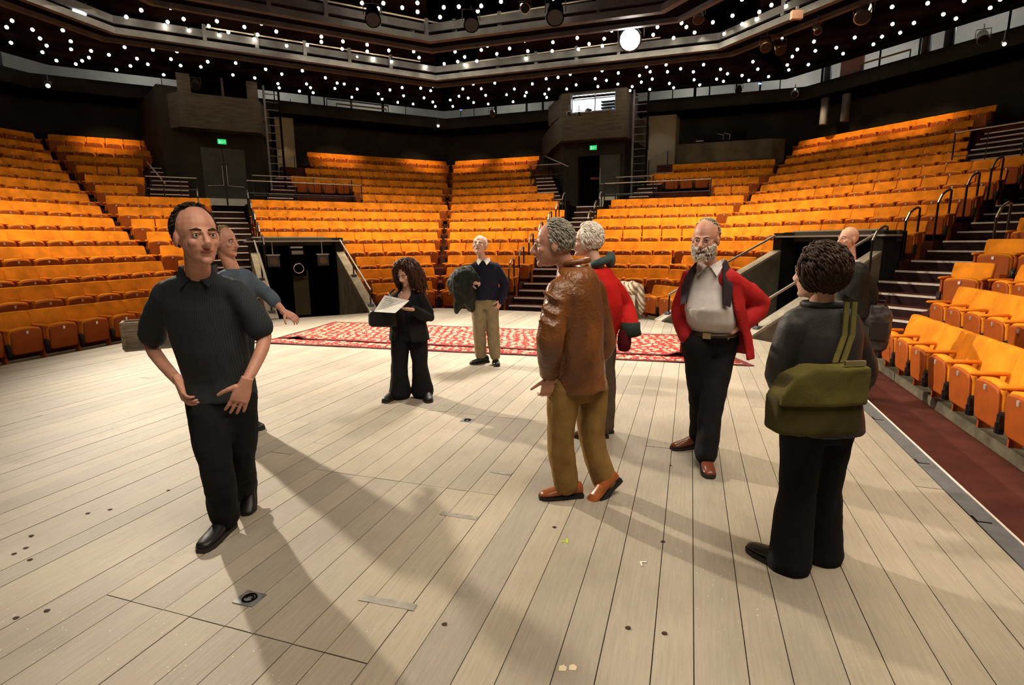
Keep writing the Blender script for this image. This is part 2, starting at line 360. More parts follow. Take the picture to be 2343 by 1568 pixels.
# stairs
def flight(b, s0, s1, steps, nose_ext=0, name='stair_flight'):
    root = empty(name, RP(b, steps[0][0], (s0+s1)/2, steps[0][1]), 0, kind='structure')
    for i, st in enumerate(steps):
        D, z = st[0], st[1]; a, c_ = (st[2], st[3]) if len(st) > 2 else (s0, s1)
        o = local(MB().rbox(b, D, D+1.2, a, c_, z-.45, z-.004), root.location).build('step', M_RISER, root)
        o = local(MB().rbox(b, D-.012, D+.05, a+.03, c_-.03, z-.030, z+.004), root.location).build('nosing', M_NOSE, root)
        local(MB().rbox(b, D+.05, D+.45, a, c_, z-.01, z), root.location).build('tread', M_CARPET, root)
    return root
def aisle(upto=8):
    st = []
    for r in range(0, upto):
        st.append((DD[r]-.13, ZF[r])); st.append(((DD[r]+DD[r+1])/2-.13, (ZF[r]+ZF[r+1])/2))
    return st
top = [(8.0, 2.98)]
for b, s0, s1 in (('C', .02, 1.36), ('D', -4.93, -3.74), ('F', -6.38, -4.97)):
    flight(b, s0, s1, aisle(8)[:-1]+[(7.25, 2.53), (7.62, 2.755), (7.98, 2.98)])
flight('C', 0, 0, [(7.9+.27*i, 3.15+.17*i, -1.42, -.24) for i in range(8)])
flight('C', 0, 0, [(8.0+.27*i, 3.15+.17*i, 2.05+.10*i, 3.0+.09*i) for i in range(7)])
flight('D', 0, 0, [(7.8+.24*i, 3.12+.165*i, -6.4-.09*i, -5.35-.13*i) for i in range(8)])
flight('E', 0, 0, [(8.0+.27*i, 3.15+.17*i, -3.12+.12*i, -2.35+.13*i) for i in range(8)])
flight('F', 0, 0, [(7.9+.30*i, 3.15+.17*i, -8.2-.05*i, -6.2-.05*i) for i in range(9)])

# ------------------------------------------------------------------ shell: walls, gallery, ceiling
def ringwall(name, D0, D1, z0, z1, m, segs=FULL):
    mb = MB()
    for b, l, r in segs:
        l = 'AC' if l == 'AB' else l; r = 'AC' if r == 'AB' else r; l = 'CD' if l == 'CD' else l
        bandbox(mb, b, l, r, D0, D1, z0, z1)
    return tag(mb.build(name, m), kind='structure')
ringwall('wall_back', 13.1, 13.4, 2.0, 7.0, M_CONC)
ringwall('floor_gallery', 11.45, 16, 6.95, 7.06, M_BLACK)
ringwall('wall_parapet', 11.42, 11.54, 6.97, 7.44, M_CONC)
ringwall('wall_gallery', 14.6, 14.9, 6.9, 9.3, M_WHITE)
mb = MB()
for b, l, r in FULL:
    l = 'AC' if l == 'AB' else l; r = 'AC' if r == 'AB' else r
    bandbox(mb, b, l, r, 9.1, 15, 9.2, 9.35)
    bandbox(mb, b, l, r, -11 if b != 'G' else -2.5, 9.15, 7.32, 7.5)
    bandbox(mb, b, l, r, 9.0, 9.2, 7.22, 7.5)
tag(mb.build('ceiling', M_CEIL), kind='structure')
tag(MB().prism([(-26, -6), (26, -6), (19, 8), (10.5, 16.5), (-1.8, 21), (-12, 15.5), (-26, 8)], 7.52, 7.62).build('ceiling_roof', M_CEIL), kind='structure')
# gantries that ring the hall under the ceiling
gan = []
for gi, (D0, lab) in enumerate(((.5, 'nearer dark grey steel lighting gantry crossing the top of the hall'), (3.6, 'farther dark grey steel lighting gantry, the one nearer the back seats'))):
    root = empty('lighting_gantry', RP('D', D0, -6.8, 6.8), 0, lab, 'gantry')
    S = [('A', 2.0, 'AC'), ('C', 'AC', 'CD'), ('E', 'CD', 'EF'), ('F', 'EF', 'FG')]
    parts = dict(lower_beam=(0, .16, 6.78, 6.93, M_STEELD), upper_beam=(.03, .12, 7.02, 7.20, M_STEELD), deck=(.12, .80, 6.90, 6.95, M_BLACK), rear_beam=(.78, .90, 6.80, 6.98, M_STEELD))
    for nm, (a, c_, z0, z1, mm) in parts.items():
        mb = MB()
        for b, l, r in S: bandbox(mb, b, l, r, D0+a, D0+c_, z0, z1)
        local(mb, root.location).build(nm, mm, root)
    for b, s0, s1 in (('A', 4, 9.5), ('C', .5, 6.5), ('E', -7.8, -1.6), ('F', -10, -5.5)):
        s = s0
        while s < s1:
            local(MB().rbox(b, D0-.015, D0+.09, s, s+.09, 6.93, 7.32), root.location).build('hanger', M_STEELD, root); s += 1.25
        a = RP(b, D0+.02, s0, 7.27); c_ = RP(b, D0+.02, s1, 7.27)
        local(MB().bar(a, c_, .022), root.location).build('rail_tube', M_BRUSH, root)
# door bays with projecting boxes
def ringpt(b, D, px, py):
    n, t = nt(b); r_ = at(px, py, 1.0)-Vector((0, 0, H0)); k = (C0[b]+D)/(r_.x*n.x+r_.y*n.y); q = r_*k; q.z += H0; return q
M_DOOR = mat('dark_green_grey_door', (.030, .034, .032, 1), .6, var=.2, scale=2)
def poly_wall(name, pts, z0, z1, m): return tag(MB().prism(pts, z0, z1).build(name, m), kind='structure')
# left bay
poly_wall('wall_bay', [RP('C', 9.2, -.15), RP('C', 9.2, 2.25), RP('C', 13.1, 3.2), RP('C', 13.1, -1.6)], 2.9, 5.62, M_CONC)
poly_wall('wall_bay', [RP('C', 9.1, -.9), RP('C', 9.2, -.12), RP('C', 13.1, -1.5), RP('C', 13.1, -1.8)], 2.9, 7.0, M_CONC)
bx = MB().prism([RP('C', 8.6, -.28), RP('C', 8.6, 2.2), RP('C', 10.6, 2.75), RP('C', 13.1, 2.9), RP('C', 13.1, -1.5), RP('C', 9.6, -.9)], 5.6, 6.72)
bx.rbox('C', 8.6, 8.8, -.28, .12, 6.72, 7.32).rbox('C', 8.6, 8.8, 1.85, 2.2, 6.72, 7.32).rbox('C', 8.6, 8.8, 1.05, 1.12, 6.72, 7.32)
tag(bx.build('wall_projection', M_CONC2), kind='structure')
MB().rbox('C', 9.5, 9.6, -.28, 2.2, 6.7, 7.32).build('wall_projection_recess', M_BLACK)['kind'] = 'structure'
# right bay
poly_wall('wall_bay', [RP('E', 9.0, -4.28), RP('E', 9.0, -3.3), RP('E', 13.1, -2.6), RP('E', 13.1, -4.3)], 2.9, 5.6, M_CONC)
poly_wall('wall_bay', [RP('E', 9.0, -5.75), RP('E', 9.0, -5.15), RP('E', 11.5, -5.15), RP('E', 13.1, -5.4), RP('E', 13.1, -7.6)], 2.9, 5.6, M_CONC)
poly_wall('wall_bay', [RP('E', 9.0, -5.16), RP('E', 9.0, -4.27), RP('E', 9.25, -4.27), RP('E', 9.25, -5.16)], 5.02, 5.6, M_CONC)
poly_wall('wall_passage', [RP('E', 12.6, -5.6), RP('E', 12.6, -4.0), RP('E', 12.8, -4.0), RP('E', 12.8, -5.6)], 2.9, 5.6, M_BLACK)
bx = MB().prism([RP('E', 8.5, -5.72), RP('E', 8.5, -3.22), RP('E', 9.8, -2.95), RP('E', 13.1, -2.6), RP('E', 13.1, -7.9), RP('E', 10.4, -6.7)], 5.56, 6.55)
bx.prism([RP('E', 8.5, -5.72), RP('E', 8.5, -5.38), RP('E', 8.7, -5.38), RP('E', 10.6, -6.7), RP('E', 10.4, -6.8)], 6.55, 7.32)
bx.prism([RP('E', 8.5, -3.62), RP('E', 8.5, -3.22), RP('E', 9.8, -2.95), RP('E', 9.9, -3.2), RP('E', 8.7, -3.6)], 6.55, 7.32)
bx.rbox('E', 8.5, 8.7, -5.4, -3.6, 7.25, 7.32)
tag(bx.build('wall_projection', M_CONC2), kind='structure')
# control room behind the lit window
win = empty('window_1', RP('E', 8.5, -4.5, 6.6), 0, kind='structure')
L0 = win.location
M_CTRL = mat('bright_white_control_room', (.80, .84, .86, 1), .8)
local(MB().rbox('E', 9.6, 9.7, -5.6, -3.3, 6.5, 7.4), L0).build('room_back', M_CTRL, win)
local(MB().rbox('E', 8.7, 9.6, -5.55, -5.5, 6.5, 7.4), L0).build('room_side', M_CTRL, win)
local(MB().rbox('E', 8.7, 9.6, -3.6, -3.55, 6.5, 7.4), L0).build('room_side', M_CTRL, win)
for z in (6.75, 6.87, 6.99, 7.11): local(MB().rbox('E', 9.4, 9.6, -4.35, -3.7, z, z+.02), L0).build('shelf', M_BLACK, win)
for s_ in (-5.38, -5.32, -4.42, -3.64): local(MB().rbox('E', 8.48, 8.53, s_, s_+.035, 6.55, 7.28), L0).build('mullion', M_STEELD, win)
local(MB().rbox('E', 8.46, 8.55, -5.4, -3.6, 6.53, 6.58), L0).build('sill', M_STEELD, win)
g = mat('window_glass', (1, 1, 1, 1), .02); g.node_tree.nodes['Principled BSDF'].inputs['Transmission Weight'].default_value = 1.0; g.node_tree.nodes['Principled BSDF'].inputs['IOR'].default_value = 1.0
for s0, s1 in ((-5.30, -4.43), (-4.38, -3.65)): local(MB().rbox('E', 8.50, 8.505, s0, s1, 6.58, 7.28), L0).build('pane', g, win)
light('control_room_lamp', 'AREA', RP('E', 9.1, -4.5, 7.28), RP('E', 9.15, -4.5, 6.0), 95, (.88, .96, 1.0), shape='RECTANGLE', size=1.8, size_y=.6)
e = empty('desk_lamp', RP('E', 8.95, -3.95, 6.56), 0, 'small blue desk lamp with bent arm in the lit control room window', 'lamp')
MB().tube([(0, 0, 0), (0, 0, .10), (.05, 0, .19), (.13, 0, .18)], .008).build('arm', M_BLACK, e); MB().tube([(.13, 0, .18), (.17, 0, .13)], [.02, .05]).build('shade', mat('blue_lamp_shade', (.05, .15, .45, 1), .4), e)
e = empty('potted_plant', RP('E', 8.95, -4.75, 6.56), 0, 'dark bushy plant in the lit control room window', 'plant')
rr = random.Random(3); mbp = MB()
for i in range(60):
    a, b_ = rr.uniform(0, 6.28), rr.uniform(.1, 1.3); d = Vector((math.cos(a)*math.cos(b_), math.sin(a)*math.cos(b_), math.sin(b_))); q = Vector((0, 0, .08)); mbp.tube([q, q+d*.13, q+d*.2+Vector((0, 0, -.03))], [.012, .018, .003], 5)
mbp.build('foliage', mat('dark_leaf', (.02, .03, .02, 1), .7), e)['kind'] = 'stuff'; MB().tube([(0, 0, 0), (0, 0, .09)], [.05, .07], 12).build('pot', M_BLACK, e)
# doors
d1 = empty('door_1', RP('C', 9.15, 1.0, 2.98), 0, kind='structure'); L0 = d1.location
for s0, s1 in ((.22, .90), (.92, 1.62)):
    local(MB().rbox('C', 9.14, 9.20, s0, s1, 2.99, 5.05), L0).build('door_leaf', M_DOOR, d1)
    local(MB().rbox('C', 9.12, 9.14, s0+.02, s1-.02, 3.0, 3.30), L0).build('kick_plate', M_BRUSH, d1)
for s_ in (.84, .98):
    a = RP('C', 9.06, s_, 3.75); c_ = RP('C', 9.06, s_, 4.45); e_ = RP('C', 9.06, s_+(-.52 if s_ < .9 else .52), 3.72)
    local(MB().tube([c_, a, e_], .012), L0).build('pull_bar', M_BRUSH, d1)
d2 = empty('door_2', RP('E', 8.95, -3.9, 2.98), 0, kind='structure'); L0 = d2.location
local(MB().rbox('E', 8.93, 8.99, -4.26, -3.45, 2.99, 5.0), L0).build('door_leaf', M_DOOR, d2)
local(MB().rbox('E', 8.90, 8.93, -4.22, -3.55, 3.0, 3.40), L0).build('kick_plate', mat('pale_kick_plate', (.62, .62, .60, 1), .5), d2)
local(MB().tube([RP('E', 8.86, -4.22, 4.5), RP('E', 8.86, -4.22, 3.9), RP('E', 8.86, -3.6, 3.88)], .012), L0).build('pull_bar', M_BRUSH, d2)
local(MB().rbox('E', 9.6, 9.66, -5.1, -4.35, 2.99, 4.9), L0).build('door_leaf', M_BLACK, d2)
local(MB().rbox('E', 9.55, 9.60, -4.75, -4.35, 4.15, 4.24), L0).build('push_plate', mat('dull_red_plate', (.20, .05, .04, 1), .5), d2)
e = tag(MB().rbox('E', 11.8, 11.85, -5.55, -5.42, 3.0, 3.5).build('corridor_lamp', mat('corridor_light', (1, 1, 1, 1), emit=(1, 1, .95, 1), estr=7)), 'small glaring white light low in the dark corridor behind the right door', 'lamp')
# exit signs
def exit_sign(b, D, s, z, lab):
    c_ = RP(b, D, s, z); e = empty('exit_sign', c_, TH[b], lab, 'sign', 'lit green exit signs')
    MB().box((0, .02, 0), (.30, .04, .19)).build('housing', M_BLACK, e)
    MB().box((0, -.004, 0), (.28, .01, .17)).build('sign_face', mat('green_lit_sign', (.01, .35, .10, 1), emit=(.02, .55, .16, 1), estr=1.1), e)
    wm = mat('pale_green_sign_figure', (.5, .9, .6, 1), emit=(.35, .9, .5, 1), estr=.8)
    f = MB().box((-.07, -.011, -.005), (.05, .004, .11)).box((.0, -.011, -.02), (.018, .004, .07)).ball((.0, -.011, .035), .014, 8, 5).box((.02, -.011, -.045), (.04, .004, .012)).box((.07, -.011, 0), (.05, .004, .016)).box((.082, -.011, .012), (.022, .004, .03), Matrix.Rotation(.8, 3, 'Y'))
    f.build('running_figure', wm, e)
exit_sign('C', 9.1, .92, 5.28, 'green exit sign over the double door left of the centre block')
exit_sign('E', 8.9, -4.52, 5.30, 'green exit sign over the open dark doorway below the control room')

# beige lit side panel, towers, control desk front
poly_wall('wall_pier', [RP('C', 12.2, 3.1), RP('C', 12.2, 3.85), RP('C', 13.1, 3.95), RP('C', 13.1, 3.1)], 3.4, 7.0, mat('beige_lit_plaster', (.30, .25, .16, 1), .9))
light('downlight', 'SPOT', RP('C', 11.6, 3.35, 6.7), RP('C', 12.3, 3.6, 4.2), 30, (1, .80, .45), spot_size=R(38), spot_blend=.6, shadow_soft_size=.03)
poly_wall('wall_pier', [RP('E', 12.0, -3.0), RP('E', 12.0, -1.6), RP('E', 13.1, -1.5), RP('E', 13.1, -3.0)], 3.4, 7.0, mat('beige_lit_plaster', (.30, .25, .16, 1), .9))
light('downlight', 'SPOT', RP('E', 10.4, -2.5, 6.9), RP('E', 12.1, -2.2, 5.0), 26, (.95, .92, .9), spot_size=R(60), spot_blend=.9, shadow_soft_size=.05)
poly_wall('wall_desk', [RP('E', 11.0, -1.45), RP('E', 11.0, 2.1), RP('E', 11.3, 2.6), RP('E', 12.6, 2.6), RP('E', 12.6, -1.45)], 4.2, 5.55, mat('desk_front_brown_concrete', (.10, .085, .06, 1), .85, var=.3, scale=1.5))
for b, s0, s1, D_ , lab in (('E', -2.98, -2.45, 8.9, 'tall black access ladder beside the right-hand projecting box'), ('C', 2.42, 2.92, 8.9, 'tall black access ladder beside the left-hand projecting box')):
    root = empty('access_ladder', RP(b, D_, (s0+s1)/2, 3.0), 0, lab, 'ladder')
    for s_ in (s0, s1): local(MB().rbox(b, D_-.04, D_+.04, s_-.035, s_+.035, 2.98, 7.3), root.location).build('stile', M_STEELD if s_ == s0 else M_BLACK, root)
    z = 3.25
    while z < 7.1:
        local(MB().bar(RP(b, D_, s0, z), RP(b, D_, s1, z), .018, 6), root.location).build('rung', M_STEELD, root); z += .27
# columns in the right-hand gallery
for s_, D_ in ((-14.6, 11.9), (-13.9, 12.1), (-11.3, 12.0), (-10.7, 12.1)):
    a = RP('F', D_, s_, 6.0 if s_ < -13 else 7.06); tag(MB().tube([a, (a.x, a.y, 9.2)], .14, 14).build('column', M_STEELD), kind='structure')

# ------------------------------------------------------------------ vomitories
M_VOMW = mat('vomitory_side_concrete', (.20, .18, .125, 1), .9, var=.25, scale=3)
def ringpt_s(b, D, px, py): return ringpt(b, D, px, py)
def vomitory(b, sa, sb, lab):
    w_ = .22; D0, D1, zt = -.86, 2.55, 1.40
    for s0, s1, side in ((sa, sa+w_, 0), (sb-w_, sb, 1)):
        pts = [RP(b, D0, s0), RP(b, D0, s1), RP(b, D1, s1), RP(b, D1, s0)]
        tag(MB().prism(pts, -3, [-.02, -.02, zt-.03, zt-.03]).build('wall_vomitory', M_VOMW), kind='structure')
        tag(MB().prism(pts, [-.02, -.02, zt-.03, zt-.03], [.03, .03, zt+.02, zt+.02]).build('trim_coping', M_CONCL), kind='structure')
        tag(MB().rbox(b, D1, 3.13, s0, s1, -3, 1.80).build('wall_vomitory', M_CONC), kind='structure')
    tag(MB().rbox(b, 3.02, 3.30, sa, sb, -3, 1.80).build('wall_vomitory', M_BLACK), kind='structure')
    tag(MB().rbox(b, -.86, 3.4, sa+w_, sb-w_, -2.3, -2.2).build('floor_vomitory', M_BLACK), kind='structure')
    mid = (sa+sb)/2
    e = empty('canopy', RP(b, 2.5, mid, 1.7), 0, lab, 'canopy'); L0 = e.location
    local(MB().rbox(b, 2.45, 2.98, sa-.12, sb+.10, 1.70, 1.735), L0).build('front_shelf', mat('pale_grey_shelf', (.52, .49, .47, 1), .6), e)
    local(MB().rbox(b, 2.95, 3.05, sa-.05, sb+.05, 1.60, 1.82), L0).build('fascia', mat('dark_olive_fascia', (.07, .06, .045, 1), .7), e)
    local(MB().rbox(b, 3.02, 3.4, sa+.12, sb-.42, 1.82, 1.85), L0).build('rear_shelf', mat('pale_cream_shelf', (.66, .62, .54, 1), .6), e)
    for s_, nm in ((sa+.11, 'left'), (sb-.11, 'right')):
        h = empty('handrail', RP(b, -.55, s_, .03), 0, 'square grey steel handrail on the %s coping of the %s' % (nm, 'left stairwell opening' if b == 'C' else 'right stairwell opening'), 'handrail'); L0 = h.location
        sl = (zt)/(D1-D0)
        def top(D): return .03+(D-D0)*sl
        a = RP(b, -.60, s_, top(-.6)+.40); c_ = RP(b, 2.45, s_, 1.74)
        local(MB().bar(a, c_, .026, 4), L0).build('rail', M_BRUSH, h)
        for D_ in (-.58, 1.0):
            local(MB().bar(RP(b, D_, s_, top(D_)), RP(b, D_, s_, top(D_)+.40+(D_+.58)*-.02), .020, 4), L0).build('post', M_RAIL, h)
            q = RP(b, D_, s_, top(D_)+.015); local(MB().box(q, (.14, .14, .035), Matrix.Rotation(TH[b], 3, 'Z')), L0).build('base_plate', M_STEELD, h)
vomitory('C', *VC, 'pale grey canopy shelf over the left stairwell opening in front of the centre seats')
vomitory('F', *VF, 'pale grey canopy shelf over the right stairwell opening behind the bald man')
# things inside the left opening
q = RP('C', 2.60, 2.25, 0); e = empty('loudspeaker', (q.x, q.y, .75), TH['C'], 'black loudspeaker with a silver ring hanging in the left stairwell opening', 'loudspeaker')
MB().box((0, 0, .38), (.40, .34, .74)).build('cabinet', M_BLACK, e)
MB().tube([(.13*math.cos(a), -.18, .22+.13*math.sin(a)) for a in [j*math.pi/12 for j in range(24)]], .014, 6, closed=True).build('ring', M_CHROME, e)
MB().box((0, -.02, .80), (.32, .2, .05)).build('bracket', M_BRUSH, e); MB().box((0, -.175, .66), (.30, .02, .10)).build('label_plate', mat('dull_silver_plate', (.32, .29, .27, 1), .5, metal=.3), e)
for s_, lab in ((1.62, 'dark box lantern hanging left of the loudspeaker in the left opening'), (2.92, 'dark box lantern hanging right of the loudspeaker in the left opening')):
    q = RP('C', 2.50, s_, 0); e = empty('stage_lantern', (q.x, q.y, 1.05), TH['C'], lab, 'stage lantern')
    MB().box((0, 0, .13), (.30, .24, .30)).build('housing', mat('dark_grey_lantern', (.07, .065, .06, 1), .4, var=.3, scale=9), e)
    MB().box((0, -.02, .30), (.34, .20, .03)).build('barn_door', M_BRUSH, e); MB().bar((0, 0, .3), (0, 0, .66), .015).build('hook', M_BRUSH, e); MB().tube([(0, -.13, .12), (0, -.115, .12)], .10, 14).build('lens', mat('dim_lens', (.18, .13, .10, 1), .15), e)
q = RP('C', 2.92, 2.35, 0); e = empty('wall_panel', (q.x, q.y, -.4), TH['C'], 'tall dim olive panel standing deep in the left stairwell opening', 'panel')
for z0, z1 in ((0, 1.05), (1.06, 1.30)): MB().box((0, 0, (z0+z1)/2), (.42, .05, z1-z0)).build('board', mat('dim_olive_panel', (.20, .17, .08, 1), .8), e)

# ------------------------------------------------------------------ rails
def hoop(b, D, s, z, lab, side=1):
    h = empty('stair_handrail', RP(b, D, s, z), 0, lab, 'handrail', 'hooped stair handrails'); L0 = h.location
    a = RP(b, D, s, z); c_ = RP(b, D+.42, s, z+.17); up = Vector((0, 0, .78))
    local(MB().tube([a, a+up], .021, 8), L0).build('post', M_RAIL, h)
    local(MB().tube([c_, c_+Vector((0, 0, .86))], .021, 8), L0).build('post', M_RAIL, h)
    t1 = a+up; t2 = c_+Vector((0, 0, .86)); mid_ = t1.lerp(t2, .5)+Vector((0, 0, .10))
    local(MB().tube([t1, t1.lerp(mid_, .5)+Vector((0, 0, .05)), mid_, mid_.lerp(t2, .6)+Vector((0, 0, .03)), t2], .023, 8), L0).build('grip', mat('worn_steel_grip', (.42, .40, .38, 1), .3, metal=.9), h)
ORD = ['first', 'second', 'third', 'fourth', 'fifth', 'sixth', 'seventh', 'eighth', 'ninth', 'tenth', 'eleventh', 'twelfth', 'thirteenth', 'fourteenth', 'fifteenth', 'sixteenth', 'seventeenth', 'eighteenth', 'nineteenth', 'twentieth', 'twenty-first', 'twenty-second', 'twenty-third', 'twenty-fourth', 'twenty-fifth', 'twenty-sixth']
for b, s, rs, nm in (('C', 1.40, range(3, 8), 'right side of the left stairs'), ('C', -.02, range(4, 8), 'left side of the left stairs'), ('D', -4.97, range(0, 8), 'left side of the centre stairs'), ('E', -3.70, range(4, 8), 'right side of the centre stairs'), ('F', -6.42, range(3, 8), 'left side of the right stairs'), ('F', -4.98, range(4, 7), 'right side of the right stairs')):
    for i, r in enumerate(rs): hoop(b, DD[r]-.35, s, ZF[r]-.02, 'black hooped handrail, %s from the bottom on the %s' % (ORD[i], nm))
def fence(name, b, D, s0, s1, z, hs, lab, posts, panel=True):
    h = empty(name, RP(b, D, (s0+s1)/2, z), 0, lab, 'railing'); L0 = h.location
    for hh in hs: local(MB().bar(RP(b, D, s0, z+hh), RP(b, D, s1, z+hh), .018 if hh > .5 else .012, 6), L0).build('rail', M_BRUSH if hh > .5 else M_STEELD, h)
    for i in range(posts+1):
        s = s0+(s1-s0)*i/posts; local(MB().bar(RP(b, D, s, z), RP(b, D, s, z+max(hs)), .02 if i in (0, posts) else .010, 6), L0).build('post', M_RAIL, h)
fence('platform_railing', 'C', 7.05, 1.45, 5.3, 2.98, (.38, .78, ), 'thin steel railing in front of the landing right of the left door', 6)
fence('platform_railing', 'C', 8.5, 1.75, 5.3, 3.0, (.40, 1.10), 'upper thin railing behind the landing right of the left door', 5)
fence('platform_railing', 'C', 7.05, -1.40, 0.0, 2.98, (.42, .78), 'thin steel railing in front of the stairs left of the left door', 3)
fence('platform_railing', 'E', 7.05, -3.7, -.05, 2.98, (.35, .74), 'thin steel railing in front of the landing right of the control room', 6)
fence('platform_railing', 'E', 8.3, -3.5, -2.1, 3.0, (.40, 1.06), 'short steel railing below the ladder right of the doorway', 2)
fence('platform_railing', 'F', 8.4, -8.35, -6.9, 3.4, (.35, .95), 'black square railing at the end of the upper right rows', 2)
fence('platform_railing', 'D', 9.4, -7.2, -5.4, 3.9, (.5, .9), 'thin dark railing above the small stairs left of the doorway', 3)
for b, s0, s1 in (('C', 1.42, 5.33), ('C', -1.4, -.02), ('E', -3.7, -.02)):
    tag(MB().rbox(b, 6.93, 6.98, s0, s1, 2.4, 3.12).build('wall_platform', M_BLACK), kind='structure')
def skew_rail(b, D0, s0, z0, D1, s1, z1, lab):
    h = empty('sloping_handrail', RP(b, D0, s0, z0), 0, lab, 'handrail'); L0 = h.location
    local(MB().bar(RP(b, D0, s0, z0), RP(b, D1, s1, z1), .025, 6), L0).build('rail', M_BRUSH, h)
    for k in (.1, .9): q = RP(b, D0, s0, z0).lerp(RP(b, D1, s1, z1), k); local(MB().bar(q, q-Vector((0, 0, .9)), .018, 6), L0).build('post', M_RAIL, h)
skew_rail('D', 8.8, -5.45, 4.6, 9.8, -6.7, 5.2, 'bright sloping handrail on the wall left of the doorway')
skew_rail('E', 9.0, -2.45, 4.7, 10.6, -1.7, 5.3, 'dark sloping handrail right of the ladder')
skew_rail('C', 9.0, 2.9, 4.6, 10.6, 3.6, 5.2, 'dark sloping handrail in front of the lit beige pier')
skew_rail('C', 7.4, -.9, 3.6, 8.8, -1.4, 4.4, 'curved steel handrail over the small stairs at the left door')

